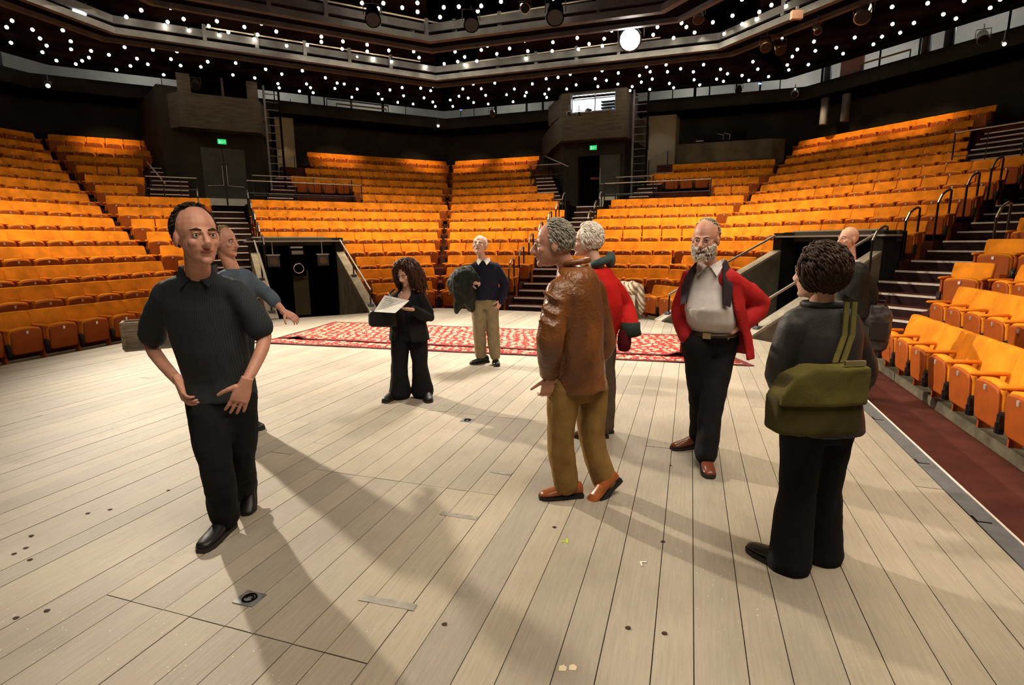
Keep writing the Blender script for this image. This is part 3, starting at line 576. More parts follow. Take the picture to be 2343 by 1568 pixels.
# ------------------------------------------------------------------ bulbs
BULBS = [(-12.33,14.21),(-12.28,14.6),(-12.78,15.0),(-13.6,15.57),(-13.64,16.07),(-11.36,14.49),(-12.27,15.17),(-12.59,15.77),(-12.87,16.31),(-13.42,16.82),(-11.54,15.23),(-11.95,16.0),(-12.43,16.61),(-13.62,17.55),(-13.3,17.88),(-12.88,17.59),(-12.46,17.31),(-11.97,16.75),(-11.7,17.08),(-10.7,15.77),(-9.34,14.43),(-8.72,14.05),(-10.82,16.48),(-11.12,17.43),(-11.77,18.09),(-11.14,17.95),(-10.17,16.7),(-9.67,16.32),(-9.57,16.84),(-10.15,17.5),(-10.22,18.1),(-11.32,19.01),(-8.74,14.97),(-8.53,14.75),(-7.96,13.93),(-8.03,14.58),(-8.33,15.31),(-7.66,15.03),(-7.29,14.73),(-7.23,14.06),(-6.97,13.83),(-7.72,15.65),(-7.37,15.44),(-6.59,14.44),(-6.79,15.11),(-8.53,16.92),(-9.19,17.76),(-9.67,18.24),(-9.09,19.08),(-8.41,17.9),(-8.54,19.43),(-6.93,15.96),(-6.69,15.63),(-6.26,14.9),(-6.11,15.43),(-5.55,14.56),(-5.63,15.03),(-6.27,16.48),(-4.99,14.96),(-5.06,15.81),(-5.19,16.19),(-5.66,16.41),(-4.57,15.55),(-4.59,16.17),(-4.79,16.75),(-7.77,18.53),(-7.47,19.04),(-6.67,18.71),(-6.16,18.34),(-6.19,19.48),(-5.99,20.09),(-5.78,20.21),(-7.08,20.17),(-7.11,20.64),(-7.25,21.28),(-7.67,21.06),(-8.05,20.11),(-8.22,20.62),(-6.28,20.75),(-9.92,14.14),(-12.46,18.45),(-4.17,15.45),(-3.79,15.64),(-3.99,16.43),(-4.13,16.98),(-4.56,17.45),(-4.1,17.6),(-3.45,16.23),(-3.49,16.91),(-3.62,17.88),(-2.53,16.25),(-2.79,17.01),(-2.72,17.54),(-2.65,18.4),(-1.78,16.34),(-1.59,17.06),(-1.35,17.52),(-1.6,17.94),(-1.41,18.24),(-2.04,18.14),(-0.78,15.94),(-0.63,16.6),(-0.82,16.93),(-1.01,17.9),(-0.38,17.27),(-0.32,18.02),(0.03,16.14),(0.0,16.83),(0.42,16.22),(0.53,17.06),(0.49,17.69),(0.82,15.53),(0.95,15.95),(1.21,16.36),(1.24,17.06),(1.31,17.49),(1.41,15.34),(1.54,15.78),(1.85,16.05),(1.99,16.94),(1.96,15.1),(2.24,16.52),(2.6,16.13),(2.64,16.68),(-3.41,13.76),(-2.92,13.78),(-2.53,14.03),(-3.11,14.07),(-2.13,13.78),(-2.21,14.27),(-1.71,14.59),(-1.55,14.03),(-1.19,14.0),(-0.66,13.97),(-0.76,14.26),(-0.19,13.74),(0.3,13.95),(1.04,13.71),(-5.12,18.88),(-3.53,19.63),(-5.51,20.86),(-6.02,21.96),(-4.9,21.49),(-4.94,22.27),(-4.36,21.0),(-3.86,20.72),(-4.02,21.81),(-4.44,22.77),(-3.88,23.05),(-3.21,20.81),(-3.3,22.13),(-2.74,20.58),(-2.9,21.15),(-3.05,22.75),(-3.05,23.48),(-2.33,22.48),(-2.34,23.48),(-1.71,20.96),(-1.94,21.92),(-1.61,22.21),(-1.45,22.9),(-1.29,20.35),(-1.02,19.81),(-1.04,20.94),(-0.92,21.83),(-0.88,23.14),(-0.53,20.24),(0.19,19.41),(0.16,21.02),(-0.13,21.78),(0.12,22.81),(0.61,21.49),(0.57,21.97),(0.79,20.38),(1.24,19.79),(1.42,21.07),(1.31,21.72),(1.41,22.21),(1.57,19.02),(1.63,19.64),(2.01,19.3),(2.35,20.54),(2.07,21.07),(2.8,18.66),(3.01,18.95),(2.92,19.83),(3.16,20.78),(3.34,20.04),(3.82,20.49),(3.59,19.21),(4.4,20.82),(4.44,21.34),(4.36,19.52),(4.6,20.28),(4.37,18.61),(4.62,19.11),(4.89,19.92),(4.94,18.4),(5.19,19.13),(5.64,20.47),(5.95,21.02),(5.13,21.2),(5.53,18.82),(6.05,19.15),(6.37,20.04),(5.75,17.69),(6.13,18.42),(6.78,20.67),(7.13,19.99),(6.85,18.9),(7.27,19.39),(7.47,20.26),(7.84,19.59),(6.82,17.05),(7.58,18.17),(8.07,18.92),(8.81,19.75),(8.32,20.17),(8.83,18.52),(9.13,19.02),(8.58,17.72),(8.41,17.1),(4.07,14.55),(4.4,15.08),(4.61,15.35),(4.95,15.73),(5.31,16.2),(4.5,16.11),(4.4,14.17),(5.19,15.05),(5.79,15.84),(5.53,14.65),(5.38,13.73),(5.99,15.18),(6.23,14.88),(6.1,14.44),(6.21,14.05),(6.51,14.52),(6.61,14.13),(6.96,13.56),(8.55,13.56),(9.18,14.21),(9.89,14.02),(10.65,13.89),(11.45,13.84),(11.1,13.48),(11.62,14.31),(10.77,14.67),(11.3,14.94),(10.43,15.2),(9.92,15.26),(10.54,15.86),(10.24,16.14),(10.39,16.73),(9.52,16.19),(9.48,16.98),(7.87,14.84),(8.55,16.47),(9.01,17.23),(7.33,15.96),(9.49,18.5),(9.99,17.5),(7.52,16.22),(2.66,15.03),(2.7,15.54),(3.32,14.82),(3.31,15.39),(3.07,15.71),(3.85,15.33),(3.88,15.87),(4.2,16.61),(3.12,16.9)]
gl = mat('glowing_bulb', (1, .85, .6, 1), emit=(1, .80, .52, 1), estr=55); gl.cycles.emission_sampling = 'NONE'
b_ = MB().ball((0, 0, 0), .040, 12, 8); nb = len(b_.f); b_.tube([(0, 0, .04), (0, 0, .09)], .020, 8); b_.bar((0, 0, .08), (0, 0, .21), .004, 4)
me = b_.mesh('bulb', gl, smooth=True); me.materials.append(M_BLACK)
for i, p_ in enumerate(me.polygons): p_.material_index = 0 if i < nb else 1
CLU = {}
for x, y in BULBS:
    q = proj((x, y, 7.12)); dd = max(x*nt(k)[0].x+y*nt(k)[0].y-C0[k] for k in 'ACDFG')
    dep = 0 if dd < .9 else 1 if dd < 4 else 2 if dd < 6.3 else 3
    CLU.setdefault((min(6, int(max(0, q[0])/335)), dep), []).append((q[0], x, y))
SIDE = ['far left', 'left', 'left centre', 'centre', 'right centre', 'right', 'far right']; DEP = ['before the nearer gantry', 'between the gantries', 'past the farther gantry', 'along the back ceiling edge']
for (si, de), lst in sorted(CLU.items()):
    for i, (_, x, y) in enumerate(sorted(lst)):
        o = bpy.data.objects.new('ceiling_bulb', me); COL.objects.link(o); o.location = (x, y, 7.12)
        tag(o, 'glowing bare bulb, %s from left in the %s cluster %s' % (ORD[min(i, 25)], SIDE[si], DEP[de]), 'bulb', 'bare bulbs under the black ceiling')

# ------------------------------------------------------------------ seats
def rounded_panel(w_, h, t, arch=.03, lean=0, r=.03, inset=.03):
    "upright cushion in the xz plane, front at y=0, arched top"
    out = []
    pts = []
    nx = 6
    pts.append((-w_/2+r, 0)); pts.append((w_/2-r, 0)); pts.append((w_/2, r)); pts.append((w_/2, h-r))
    for i in range(nx+1):
        x = w_/2-r-(w_-2*r)*i/nx; pts.append((x, h+arch*(1-(2*x/w_)**2)))
    pts.append((-w_/2, h-r)); pts.append((-w_/2, r))
    k = .82
    def ring(y, sc, off=0): return [Vector((x*sc, y+lean*z/h+off, (z-h/2)*(1-(1-sc)*w_/h)+h/2)) for x, z in pts]
    return [ring(0, 1-inset/w_), ring(t*.22, 1), ring(t*.78, 1), ring(t, 1-.05/w_)]
def seat_parts():
    P = {}
    # tipped-up squab: outer board in front, orange cushion behind with a lip over the top
    P['seat_board'] = MB().loft(rounded_panel(.44, .365, .03, .032, lean=-.03))
    P['seat_board'].v = [(x, y+.0, z+.125) for x, y, z in P['seat_board'].v]
    P['seat'] = MB().loft(rounded_panel(.470, .385, .10, .034, lean=-.03)); P['seat'].v = [(x, y+.022, z+.13) for x, y, z in P['seat'].v]
    P['backrest'] = MB().loft(rounded_panel(.549, .445, .09, .004, lean=.12, r=.018, inset=.014)); P['backrest'].v = [(x, y+.20, z+.325) for x, y, z in P['backrest'].v]
    P['seat_number_badge'] = MB().box((0, -.035, .475), (.034, .014, .030)).box((0, -.030, .452), (.030, .02, .018))
    rg = []
    for y, w2, z0, z1 in ((-.055, .020, .520, .540), (-.03, .038, .508, .552), (.06, .040, .512, .556), (.24, .034, .522, .560)):
        rg.append([Vector((w2*math.cos(a), y, (z0+z1)/2+(z1-z0)/2*math.sin(a))) for a in [j*math.pi/4+.39 for j in range(8)]])
    P['armrest'] = MB().loft(rg)
    P['support'] = MB().box((0, .10, .40), (.028, .17, .24)).box((0, .12, .17), (.030, .10, .34))
    P['hinge'] = MB().box((0, -.005, .20), (.052, .045, .17)).tube([(0, -.02, .285), (0, .02, .285)], .030, 8).box((0, -.03, .17), (.026, .02, .10))
    return P
SP_ = seat_parts(); MM = dict(seat_board=M_BOARD, seat=M_ORANGE, backrest=M_ORANGE, seat_number_badge=M_BADGE, armrest=M_ARM, support=M_BOARD, hinge=M_BRACK)
SM = {}
for k_, mb in SP_.items():
    SM[k_] = mb.mesh(k_, MM[k_], smooth=False)
    if k_ in ('seat', 'backrest', 'seat_board', 'armrest'):
        for p_ in SM[k_].polygons: p_.use_smooth = len(p_.vertices) == 4
OFF = dict(armrest=-.275, support=-.275, hinge=-.275)
W_ = .55
ROWS = {
 'A': (None, {0: 9.3, 1: 9.7, 2: 10.05, 3: 10.4, 4: 10.81, 5: 11.28, 6: 11.72, 7: 12.07, 8: 12.53, 9: 12.97, 10: 13.45, 11: 13.87, 12: 14.29, 13: 14.65}),
 'B': ({2: -.32, 3: -.72, 4: -1.04, 5: -1.44, 6: -1.81, 7: -2.16, 8: -2.5, 9: -2.86, 10: -3.19, 11: -3.55, 12: -3.91, 13: -4.28}, {2: -.3, 3: -.25, 4: -.28, 5: -.28, 6: -.28, 7: -.28, 8: -1.96, 9: -1.77, 10: -2.02, 11: -1.9, 12: -1.66, 13: -1.47}),
 'C': ({0: 4.0, 1: 3.85, 2: 4.02, 3: 3.93, 4: 1.66, 5: 1.67, 6: 1.67, 7: 1.72, 8: 5.68, 9: 5.62, 10: 3.5, 11: 4.2, 12: 4.69, 13: 4.62}, {0: 5.05, 1: 5.4, 2: 5.72, 3: 6.23, 4: 6.71, 5: 7.18, 6: 7.62, 7: 8.04, 8: 8.47, 9: 8.9, 10: 9.34, 11: 9.77, 12: 10.2, 13: 10.68}),
 'D': ({0: -6.48, 1: -6.85, 2: -7.22, 3: -7.59, 4: -8.06, 5: -8.56, 6: -8.97, 7: -9.37, 8: -9.77, 9: -10.21, 10: -10.65, 11: -11.07, 12: -11.49, 13: -11.83}, {0: -5.25, 1: -5.25, 2: -5.25, 3: -5.25, 4: -5.25, 5: -5.25, 6: -5.25, 7: -5.52, 8: -6.0, 9: -6.97, 10: -7.39, 11: -7.8, 12: -8.2, 13: -8.01}),
 'E': ({0: -3.42, 1: -3.42, 2: -3.42, 3: -3.42, 4: -3.40, 5: -3.43, 6: -3.45, 7: -3.12, 8: .34, 9: .19, 10: -2.05, 11: -1.3}, {0: -1.73, 1: -1.53, 2: -1.2, 3: -.87, 4: -.49, 5: -.11, 6: .28, 7: .59, 8: .92, 9: 1.26, 10: 1.6, 11: 1.95}),
 'F': ({0: -10.05, 1: -10.44, 2: -10.9, 3: -11.3, 4: -11.75, 5: -12.2, 6: -12.6, 7: -12.95, 8: -13.4, 9: -13.89, 10: -14.36, 11: -14.8, 12: -15.22, 13: -15.67}, {0: -9.15, 1: -9.15, 2: -9.15, 3: -9.15, 4: -6.66, 5: -6.67, 6: -6.67, 7: -6.70, 8: -6.70, 9: -8.41, 10: -8.88, 11: -9.3, 12: -9.7, 13: -9.59}),
 'H': ({2: -4.66, 3: -4.66, 4: -4.66, 5: -4.66, 6: -4.66}, {2: -4.6, 3: -4.15, 4: -3.6, 5: -3.1, 6: -2.6}),
 'G': ({0: -8.68, 1: -9.53, 2: -9.81, 3: -10.2, 4: -10.6}, None)}
BN = dict(A='far left block', B='block left of left stairs', C='left half of centre block', D='right half of centre block', E='block right of centre stairs', F='right block', G='near right block', H='column by right stairs')
RN = ['front row', 'second row', 'third row', 'fourth row', 'fifth row', 'sixth row', 'seventh row', 'eighth row', 'ninth row', 'tenth row', 'eleventh row', 'twelfth row', 'thirteenth row', 'back row']
seats = []
for b, (fi, la) in ROWS.items():
    bb = 'F' if b == 'H' else b
    for r in sorted((fi or la).keys()):
        if b == 'A': n_ = 13; ss = [la[r]-W_*(n_-1-i) for i in range(n_)]
        elif b == 'G': n_ = 11; ss = [fi[r]+W_*i for i in range(n_)]
        else:
            n_ = int((la[r]-fi[r])/W_+.62)+1; pt = (la[r]-fi[r])/max(1, n_-1); pt = pt if .535 < pt < .62 else W_; ss = [fi[r]+pt*i for i in range(n_)]
        for i, s in enumerate(ss):
            pos = RP(bb, DD[r], s, ZF[r]); q = proj(pos+Vector((0, 0, .6)))
            seats.append(dict(b=b, bb=bb, r=r, i=i, n=n_, pos=pos, q=q, d=(pos-Vector((0, 0, H0))).length, last=(i == n_-1)))
inview = [s for s in seats if s['q'] and -120 < s['q'][0] < W+120]
inview.sort(key=lambda s: s['d'])
near = [s for s in inview if -20 < s['q'][0] < W+20][:300]; nid = {id(s) for s in near}
print('seats', len(seats), 'inview', len(inview), 'far', len(inview)-300)
for s in near:
    fi_ = 'from left'; k_ = s['i']
    if s['b'] == 'A':
        k_ = s['n']-1-s['i']; fi_ = 'from right end'
    elif s['b'] == 'G': fi_ = 'from left end'
    o = empty('theatre_seat', s['pos'], TH[s['bb']], 'orange tip-up seat, %s %s, %s, %s' % (ORD[k_], fi_, RN[s['r']], BN[s['b']]), 'theatre seat', 'orange tip-up seats in the tiers')
    for k2, me in SM.items():
        if s['r'] >= 8 and k2 in ('hinge',): continue
        inst(me, k2, o, (OFF.get(k2, 0), 0, 0))
    if s['last'] or s['b'] == 'G' and s['i'] == 0:
        if s['last']:
            for k2 in ('armrest', 'support', 'hinge'): inst(SM[k2], k2, o, (.275, 0, 0))
# the seats beyond the three hundred nearest: one object per material look, counted as stuff
far = [s for s in seats if id(s) not in nid and s['q'] and -400 < s['q'][0] < W+500]
mb = MB(); mats = [M_ORANGE, M_BOARD, M_BADGE, M_ARM, M_BRACK]; mi = []
idx = dict(seat_board=1, seat=0, backrest=0, seat_number_badge=2, armrest=3, support=1, hinge=4)
smooth_ = []
for s in far:
    M_ = Matrix.Translation(s['pos']) @ Matrix.Rotation(TH[s['bb']], 4, 'Z')
    for k2, src in SP_.items():
        for off in ([OFF[k2]]+([-OFF[k2]] if s['last'] else []) if k2 in OFF else [0]):
            vs = [M_ @ Vector((x+off, y, z)) for x, y, z in src.v]; mb.add(vs, src.f); mi += [idx[k2]]*len(src.f)
me = bpy.data.meshes.new('distant_seats'); me.from_pydata(mb.v, [], mb.f)
for m_ in mats: me.materials.append(m_)
me.polygons.foreach_set('material_index', mi)
me.polygons.foreach_set('use_smooth', [len(f) == 4 for f in mb.f])
bm = bmesh.new(); bm.from_mesh(me); bmesh.ops.recalc_face_normals(bm, faces=bm.faces); bm.to_mesh(me); bm.free()
o = bpy.data.objects.new('distant_seats', me); COL.objects.link(o); tag(o, 'rest of the orange tip-up seats in the far upper rows', 'theatre seats', kind='stuff')

# ------------------------------------------------------------------ people
from mathutils import noise as NZ
def fuse(mb, voxel, it=3, wr=0.0, fr=6.0, stretch=(1, 1, 1), fac=.5):
    "one continuous skin over overlapping closed shapes, with cloth folds"
    me = bpy.data.meshes.new('tmp'); me.from_pydata(mb.v, [], mb.f)
    bm = bmesh.new(); bm.from_mesh(me); bmesh.ops.recalc_face_normals(bm, faces=bm.faces); bm.to_mesh(me); bm.free()
    o = bpy.data.objects.new('tmp', me); COL.objects.link(o)
    m1 = o.modifiers.new('r', 'REMESH'); m1.mode = 'VOXEL'; m1.voxel_size = voxel
    if it: m2 = o.modifiers.new('s', 'SMOOTH'); m2.iterations = it; m2.factor = fac
    bpy.context.view_layer.update(); dg = bpy.context.evaluated_depsgraph_get()
    me2 = bpy.data.meshes.new_from_object(o.evaluated_get(dg)); bpy.data.objects.remove(o); bpy.data.meshes.remove(me)
    vs = [v.co.copy() for v in me2.vertices]
    if wr:
        for i, v in enumerate(me2.vertices):
            q = Vector((v.co.x*fr*stretch[0], v.co.y*fr*stretch[1], v.co.z*fr*stretch[2]))
            d = NZ.noise(q)+.5*NZ.noise(q*2.3)+.22*abs(NZ.noise(q*5.0)); vs[i] = vs[i]+v.normal*d*wr
    r = MB(); r.v = [tuple(v) for v in vs]; r.f = [tuple(p.vertices) for p in me2.polygons]; bpy.data.meshes.remove(me2); return r
def limb(mb, pts, rs, seg=14, sub=4):
    P = [Vector(p) for p in pts]; out = []; ro = []; n = len(P)
    for i in range(n-1):
        p0, p1, p2, p3 = P[max(0, i-1)], P[i], P[i+1], P[min(n-1, i+2)]
        for k in range(sub):
            t = k/sub; a = .35
            m1 = (p2-p0)*a; m2 = (p3-p1)*a
            out.append(p1*(2*t**3-3*t*t+1)+m1*(t**3-2*t*t+t)+p2*(-2*t**3+3*t*t)+m2*(t**3-t*t)); ro.append(rs[i]+(rs[i+1]-rs[i])*t)
    out.append(P[-1]); ro.append(rs[-1]); mb.tube(out, ro, seg)
    mb.ball(P[0], rs[0]*.98, seg, 8); mb.ball(P[-1], rs[-1]*.98, seg, 8); return mb
class Fig:
    "a person's frame: phi turns the facing direction from the camera side towards the right"
    def __init__(s, phi, hphi=None, pitch=0, roll=0):
        s.phi = R(phi); s.f = Vector((math.sin(s.phi), -math.cos(s.phi), 0)); s.s = Vector((math.cos(s.phi), math.sin(s.phi), 0))
        h = R(phi if hphi is None else hphi); f = Vector((math.sin(h), -math.cos(h), 0)); sd = Vector((math.cos(h), math.sin(h), 0)); u = Vector((0, 0, 1))
        p = R(pitch); f2 = f*math.cos(p)+u*math.sin(p); u2 = u*math.cos(p)-f*math.sin(p)
        r = R(roll); sd2 = sd*math.cos(r)+u2*math.sin(r); u3 = u2*math.cos(r)-sd*math.sin(r)
        s.H = Matrix((sd2, f2, u3)).transposed()
def ering(c, rx, ry, fg, n=20, a0=0, a1=2*math.pi, tilt=0):
    return [c+fg.s*rx*math.cos(a)+fg.f*ry*math.sin(a)+Vector((0, 0, tilt*math.sin(a))) for a in [a0+(a1-a0)*k/n for k in range(n)]]
def torso(mb, fg, secs, n=20):
    mb.loft([ering(Vector(c), rx, ry, fg, n) for c, rx, ry in secs]); return mb
def head_mesh(c, fg, k=1.0, jaw=1.0):
    c = Vector(c); M = fg.H
    def P(x, y, z): return c+M @ Vector((x*k, y*k, z*k))
    mb = MB(); E_ = lambda q, r, seg=18: mb.ball(P(*q), k, seg, 12, r, M)
    E_((0, -.014, .030), (.075, .096, .096)); E_((0, .018, -.028), (.061, .074, .084)); E_((0, .034, -.074), (.045*jaw, .050, .038)); E_((0, .072, -.094), (.020, .020, .018))
    E_((0, .078, .020), (.050, .014, .011)); E_((.036, .062, -.022), (.020, .020, .020)); E_((-.036, .062, -.022), (.020, .020, .020))
    mb.tube([P(0, .088, .014), P(0, .104, -.012), P(0, .113, -.030)], [.008*k, .011*k, .014*k], 10); mb.ball(P(0, .108, -.031), .0135*k, 10, 6)
    for sx in (-1, 1):
        mb.ball(P(sx*.011, .100, -.034), .009*k, 8, 6); mb.ball(P(sx*.076, -.006, -.008), k, 12, 8, (.009, .020, .031), M)
    E_((0, .083, -.052), (.024, .012, .010), 12); E_((0, .080, -.066), (.021, .012, .009), 12)
    return mb, P
def hand_mesh(wrist, d, nrm, k=1.0, curl=.5, side=1, spread=.10, thumb=.8):
    "palm with five fingers; d points along the hand, nrm out of the palm"
    w_ = Vector(wrist); d = Vector(d).normalized(); nrm = (Vector(nrm)-d*Vector(nrm).dot(d)).normalized(); x = d.cross(nrm)*side
    mb = MB()
    mb.loft([[w_+d*(t*k)+x*(a*wd*k)+nrm*(b*th*k) for a, b in ((-1, -.5), (-.8, -1), (0, -1.1), (.8, -1), (1, -.5), (1, .5), (.8, 1), (0, .8), (-.8, 1), (-1, .5))] for t, wd, th in ((-.03, .025, .021), (.0, .028, .019), (.03, .036, .016), (.065, .041, .014), (.088, .040, .012))])
    for i, (off, L_) in enumerate(((-.031, .066), (-.0105, .078), (.0105, .073), (.031, .056))):
        p = w_+d*(.083*k)+x*(off*k); ang = curl*.5; dd = (d+x*(off*spread*22)).normalized(); pts = [p-dd*.012*k, p]
        for j, fr in enumerate((.44, .31, .25)):
            v = dd*math.cos(ang)+nrm*math.sin(ang); p = p+v*(L_*fr*k); pts.append(p); ang += curl*.85
        mb.tube(pts, [.0090*k, .0092*k, .0085*k, .0078*k, .0066*k], 8)
        mb.ball(pts[-1], .0066*k, 8, 5)
    p = w_+d*(.022*k)-x*(.030*k); v = (d*.62-x*.75+nrm*.25*thumb).normalized(); pts = [p]
    for L_, b in ((.036, 0), (.030, .35), (.024, .35)):
        v = (v*(1-b*.5)+d*b*.6+nrm*b*thumb*.6).normalized(); p = p+v*(L_*k); pts.append(p)
    mb.tube(pts, [.014*k, .0115*k, .0098*k, .0080*k], 8); mb.ball(pts[-1], .008*k, 8, 5)
    return mb
def shoe_mesh(heel, yaw, L_=.285, pitch=0, wd=.048, boot=.0):
    "upper and sole; heel is the ground point under the heel, yaw the direction of the toe"
    f = Vector((math.sin(yaw), -math.cos(yaw), 0)); s_ = Vector((math.cos(yaw), math.sin(yaw), 0)); u = Vector((0, 0, 1))
    c, sn = math.cos(pitch), math.sin(pitch); f2 = f*c-u*sn; u2 = u*c+f*sn
    base = Vector(heel)
    def ring(t, w_, h, z0=0): return [base+f2*(t*L_)+s_*(w_*math.cos(a))+u2*(z0+h*(math.sin(a)*.5+.5)) for a in [k*math.pi/8 for k in range(16)]]
    up = MB().loft([ring(.0, wd*.50, .060, .022), ring(.05, wd*.72, .085, .020), ring(.2, wd*.78, .095, .020), ring(.38, wd*.80, .085, .020), ring(.55, wd*.95, .062, .018), ring(.75, wd*1.0, .048, .016), ring(.9, wd*.85, .038, .016), ring(.985, wd*.5, .026, .018)])
    so = MB().loft([[base+f2*(t*L_)+s_*(x*w_)+u2*z for x, z in ((-1, 0), (1, 0), (1, .024), (-1, .024))] for t, w_ in ((-.01, wd*.5), (.04, wd*.78), (.3, wd*.82), (.55, wd*1.0), (.78, wd*1.06), (.93, wd*.85), (1.01, wd*.45))])
    if not boot: so.add([base+f2*(t*L_)+s_*x+u2*z for t in (-.01, .24) for x in (-wd*.72, wd*.72) for z in (-.0, .03)], [(0, 1, 3, 2), (4, 6, 7, 5), (0, 4, 5, 1), (2, 3, 7, 6), (0, 2, 6, 4), (1, 5, 7, 3)])
    return up, so
M_SKIN = mat('skin', (.64, .36, .26, 1), .5, var=.10, scale=12)
M_SKIN2 = mat('ruddy_skin', (.60, .29, .20, 1), .5, var=.12, scale=12)
M_EYE = mat('eye_white', (.7, .68, .65, 1), .3); M_IRIS = mat('dark_iris', (.03, .02, .015, 1), .2); M_LIP = mat('lips', (.38, .12, .10, 1), .5)
M_GLASS = mat('spectacle_frame', (.5, .48, .45, 1), .25, metal=.9)
def face_parts(root, P, k, brow=(.10, .06, .03, 1), lips=True, glasses=False, eyes=True):
    if eyes:
        e = MB()
        for sx in (-1, 1): e.ball(P(sx*.030, .076, .006), .0115*k, 10, 8)
        eo = e.build('eyes', M_EYE, root, True); i = MB()
        for sx in (-1, 1): i.ball(P(sx*.030, .0845, .005), .0052*k, 8, 6)
        i.build('iris', M_IRIS, eo, True)
        l_ = MB()
        for sx in (-1, 1): l_.tube([P(sx*.014, .083, .011), P(sx*.030, .0885, .0155), P(sx*.046, .079, .010)], .0032*k, 6)
        l_.build('eyelids', M_SKIN2, eo, True)
    b = MB()
    for sx in (-1, 1): b.tube([P(sx*.012, .090, .024), P(sx*.030, .091, .030), P(sx*.050, .078, .024)], [.003*k, .0045*k, .002*k], 6)
    b.build('eyebrows', mat('brow_%d' % int(brow[0]*100), brow, .8), root, True)
    if lips: MB().tube([P(-.022, .086, -.058), P(-.008, .0955, -.056), P(0, .096, -.0575), P(.008, .0955, -.056), P(.022, .086, -.058)], [.002*k, .0045*k, .004*k, .0045*k, .002*k], 6).build('mouth', M_LIP, root, True)
    if glasses:
        g = MB()
        for sx in (-1, 1):
            g.tube([P(sx*.032+.023*math.cos(a), .096-.004*math.cos(a)*sx, .002+.017*math.sin(a)) for a in [j*math.pi/9 for j in range(18)]], .0014*k, 5, closed=True)
            g.bar(P(sx*.055, .094, .006), P(sx*.079, -.005, .008), .0014*k, 5)
        g.bar(P(-.009, .098, .006), P(.009, .098, .006), .0014*k, 5); g.build('spectacles', M_GLASS, root, True)
def hair_shell(P, k, M, rng_, tufts, col, root, name='hair', seed=1, cap_=None, base=(.079, .100, .100), cen=(0, -.018, .034), keep=None, n=900, length=.03, rad=.0035, droop=.4):
    "hair made of a scalp cap and many short locks"
    rr = random.Random(seed); mb = MB()
    Cc = Vector(cen)
    for i in range(n):
        a = rr.uniform(0, 2*math.pi); z = rr.uniform(-.75, 1); q = math.sqrt(1-z*z); d = Vector((q*math.cos(a), q*math.sin(a), z))
        if not keep(d): continue
        p = Cc+Vector((d.x*base[0], d.y*base[1], d.z*base[2]))
        flow = Vector((rr.uniform(-.3, .3), -.6+rr.uniform(-.2, .2), -droop-(.6 if z < .4 else 0))) ; t = (flow-d*flow.dot(d)).normalized()
        L_ = length*rr.uniform(.6, 1.3)
        pts = [p, p+t*L_*.5+d*L_*.18, p+t*L_+d*L_*rr.uniform(-.02, .16)]
        mb.tube([P(*x) for x in pts], [rad*k, rad*k*1.1, rad*k*.35], 5)
    cap2 = MB()
    vs = []; seg, ring_ = 22, 12
    for i in range(ring_+1):
        ph = math.pi*i/ring_
        for j in range(seg):
            a = 2*math.pi*j/seg; d = Vector((math.sin(ph)*math.cos(a), math.sin(ph)*math.sin(a), math.cos(ph))); f_ = 1.0 if keep(d) else .90
            vs.append(P(*(Cc+Vector((d.x*base[0]*f_, d.y*base[1]*f_, d.z*base[2]*f_)))))
    mb.add(vs, [(i*seg+j, (i+1)*seg+j, (i+1)*seg+(j+1) % seg, i*seg+(j+1) % seg) for i in range(ring_) for j in range(seg)])
    return mb.build(name, col, root, True)
def person(label, phi, base, hphi=None, pitch=0, roll=0):
    fg = Fig(phi, hphi, pitch, roll); root = empty('person', base, 0, label, 'person'); root['_b'] = 1
    del root['_b']; return fg, root
def put(mb, name, m, root, smooth=True): return local(mb, root.location).build(name, m, root, smooth)
def body(root, fg, J, k=1.0, hands=(), skin=None, hk=1.0, jaw=1.0, brow=(.10, .06, .03, 1), glasses=False, arm=(.046, .038, .026), **fk):
    "the continuous figure: head, neck, trunk, arms with hands, legs"
    mb = MB(); sh = (J['sl']+J['sr'])/2; hp = (J['hl']+J['hr'])/2; dz = sh-hp
    torso(mb, fg, [(hp-Vector((0, 0, .06)), .14*k, .09*k), (hp+dz*.15, .15*k, .095*k), (hp+dz*.4, .125*k, .085*k), (hp+dz*.75, .15*k, .10*k), (hp+dz*.95, .15*k, .085*k), (sh+Vector((0, 0, .04)), .07*k, .055*k)])
    for s_ in 'lr':
        limb(mb, [J['s'+s_].lerp(sh, .15)-Vector((0, 0, .045)), J['e'+s_], J['w'+s_]], [arm[0]*k*1.05, arm[1]*k, arm[2]*k])
        limb(mb, [J['h'+s_], J['k'+s_], J['a'+s_]], [.078*k, .052*k, .036*k])
    limb(mb, [sh+Vector((0, 0, .0)), J['head']+fg.H @ Vector((0, -.028, -.04))*hk], [.062*k, .052*k])
    B = fuse(mb, .014, 3)
    hm, P = head_mesh(J['head'], fg, hk, jaw); limb(hm, [sh+Vector((0, 0, .02)), J['head']+fg.H @ Vector((0, -.026, -.045))*hk], [.058*k, .051*k])
    hm = fuse(hm, .0048, 4); B.add(hm.v, hm.f)
    for hnd in hands:
        q = fuse(hnd, .0042, 2); B.add(q.v, q.f)
    put(B, 'body', skin or M_SKIN, root)
    PL = lambda x, y, z: P(x, y, z)-root.location
    face_parts(root, PL, hk, brow, glasses=glasses, **fk)
    return P, PL
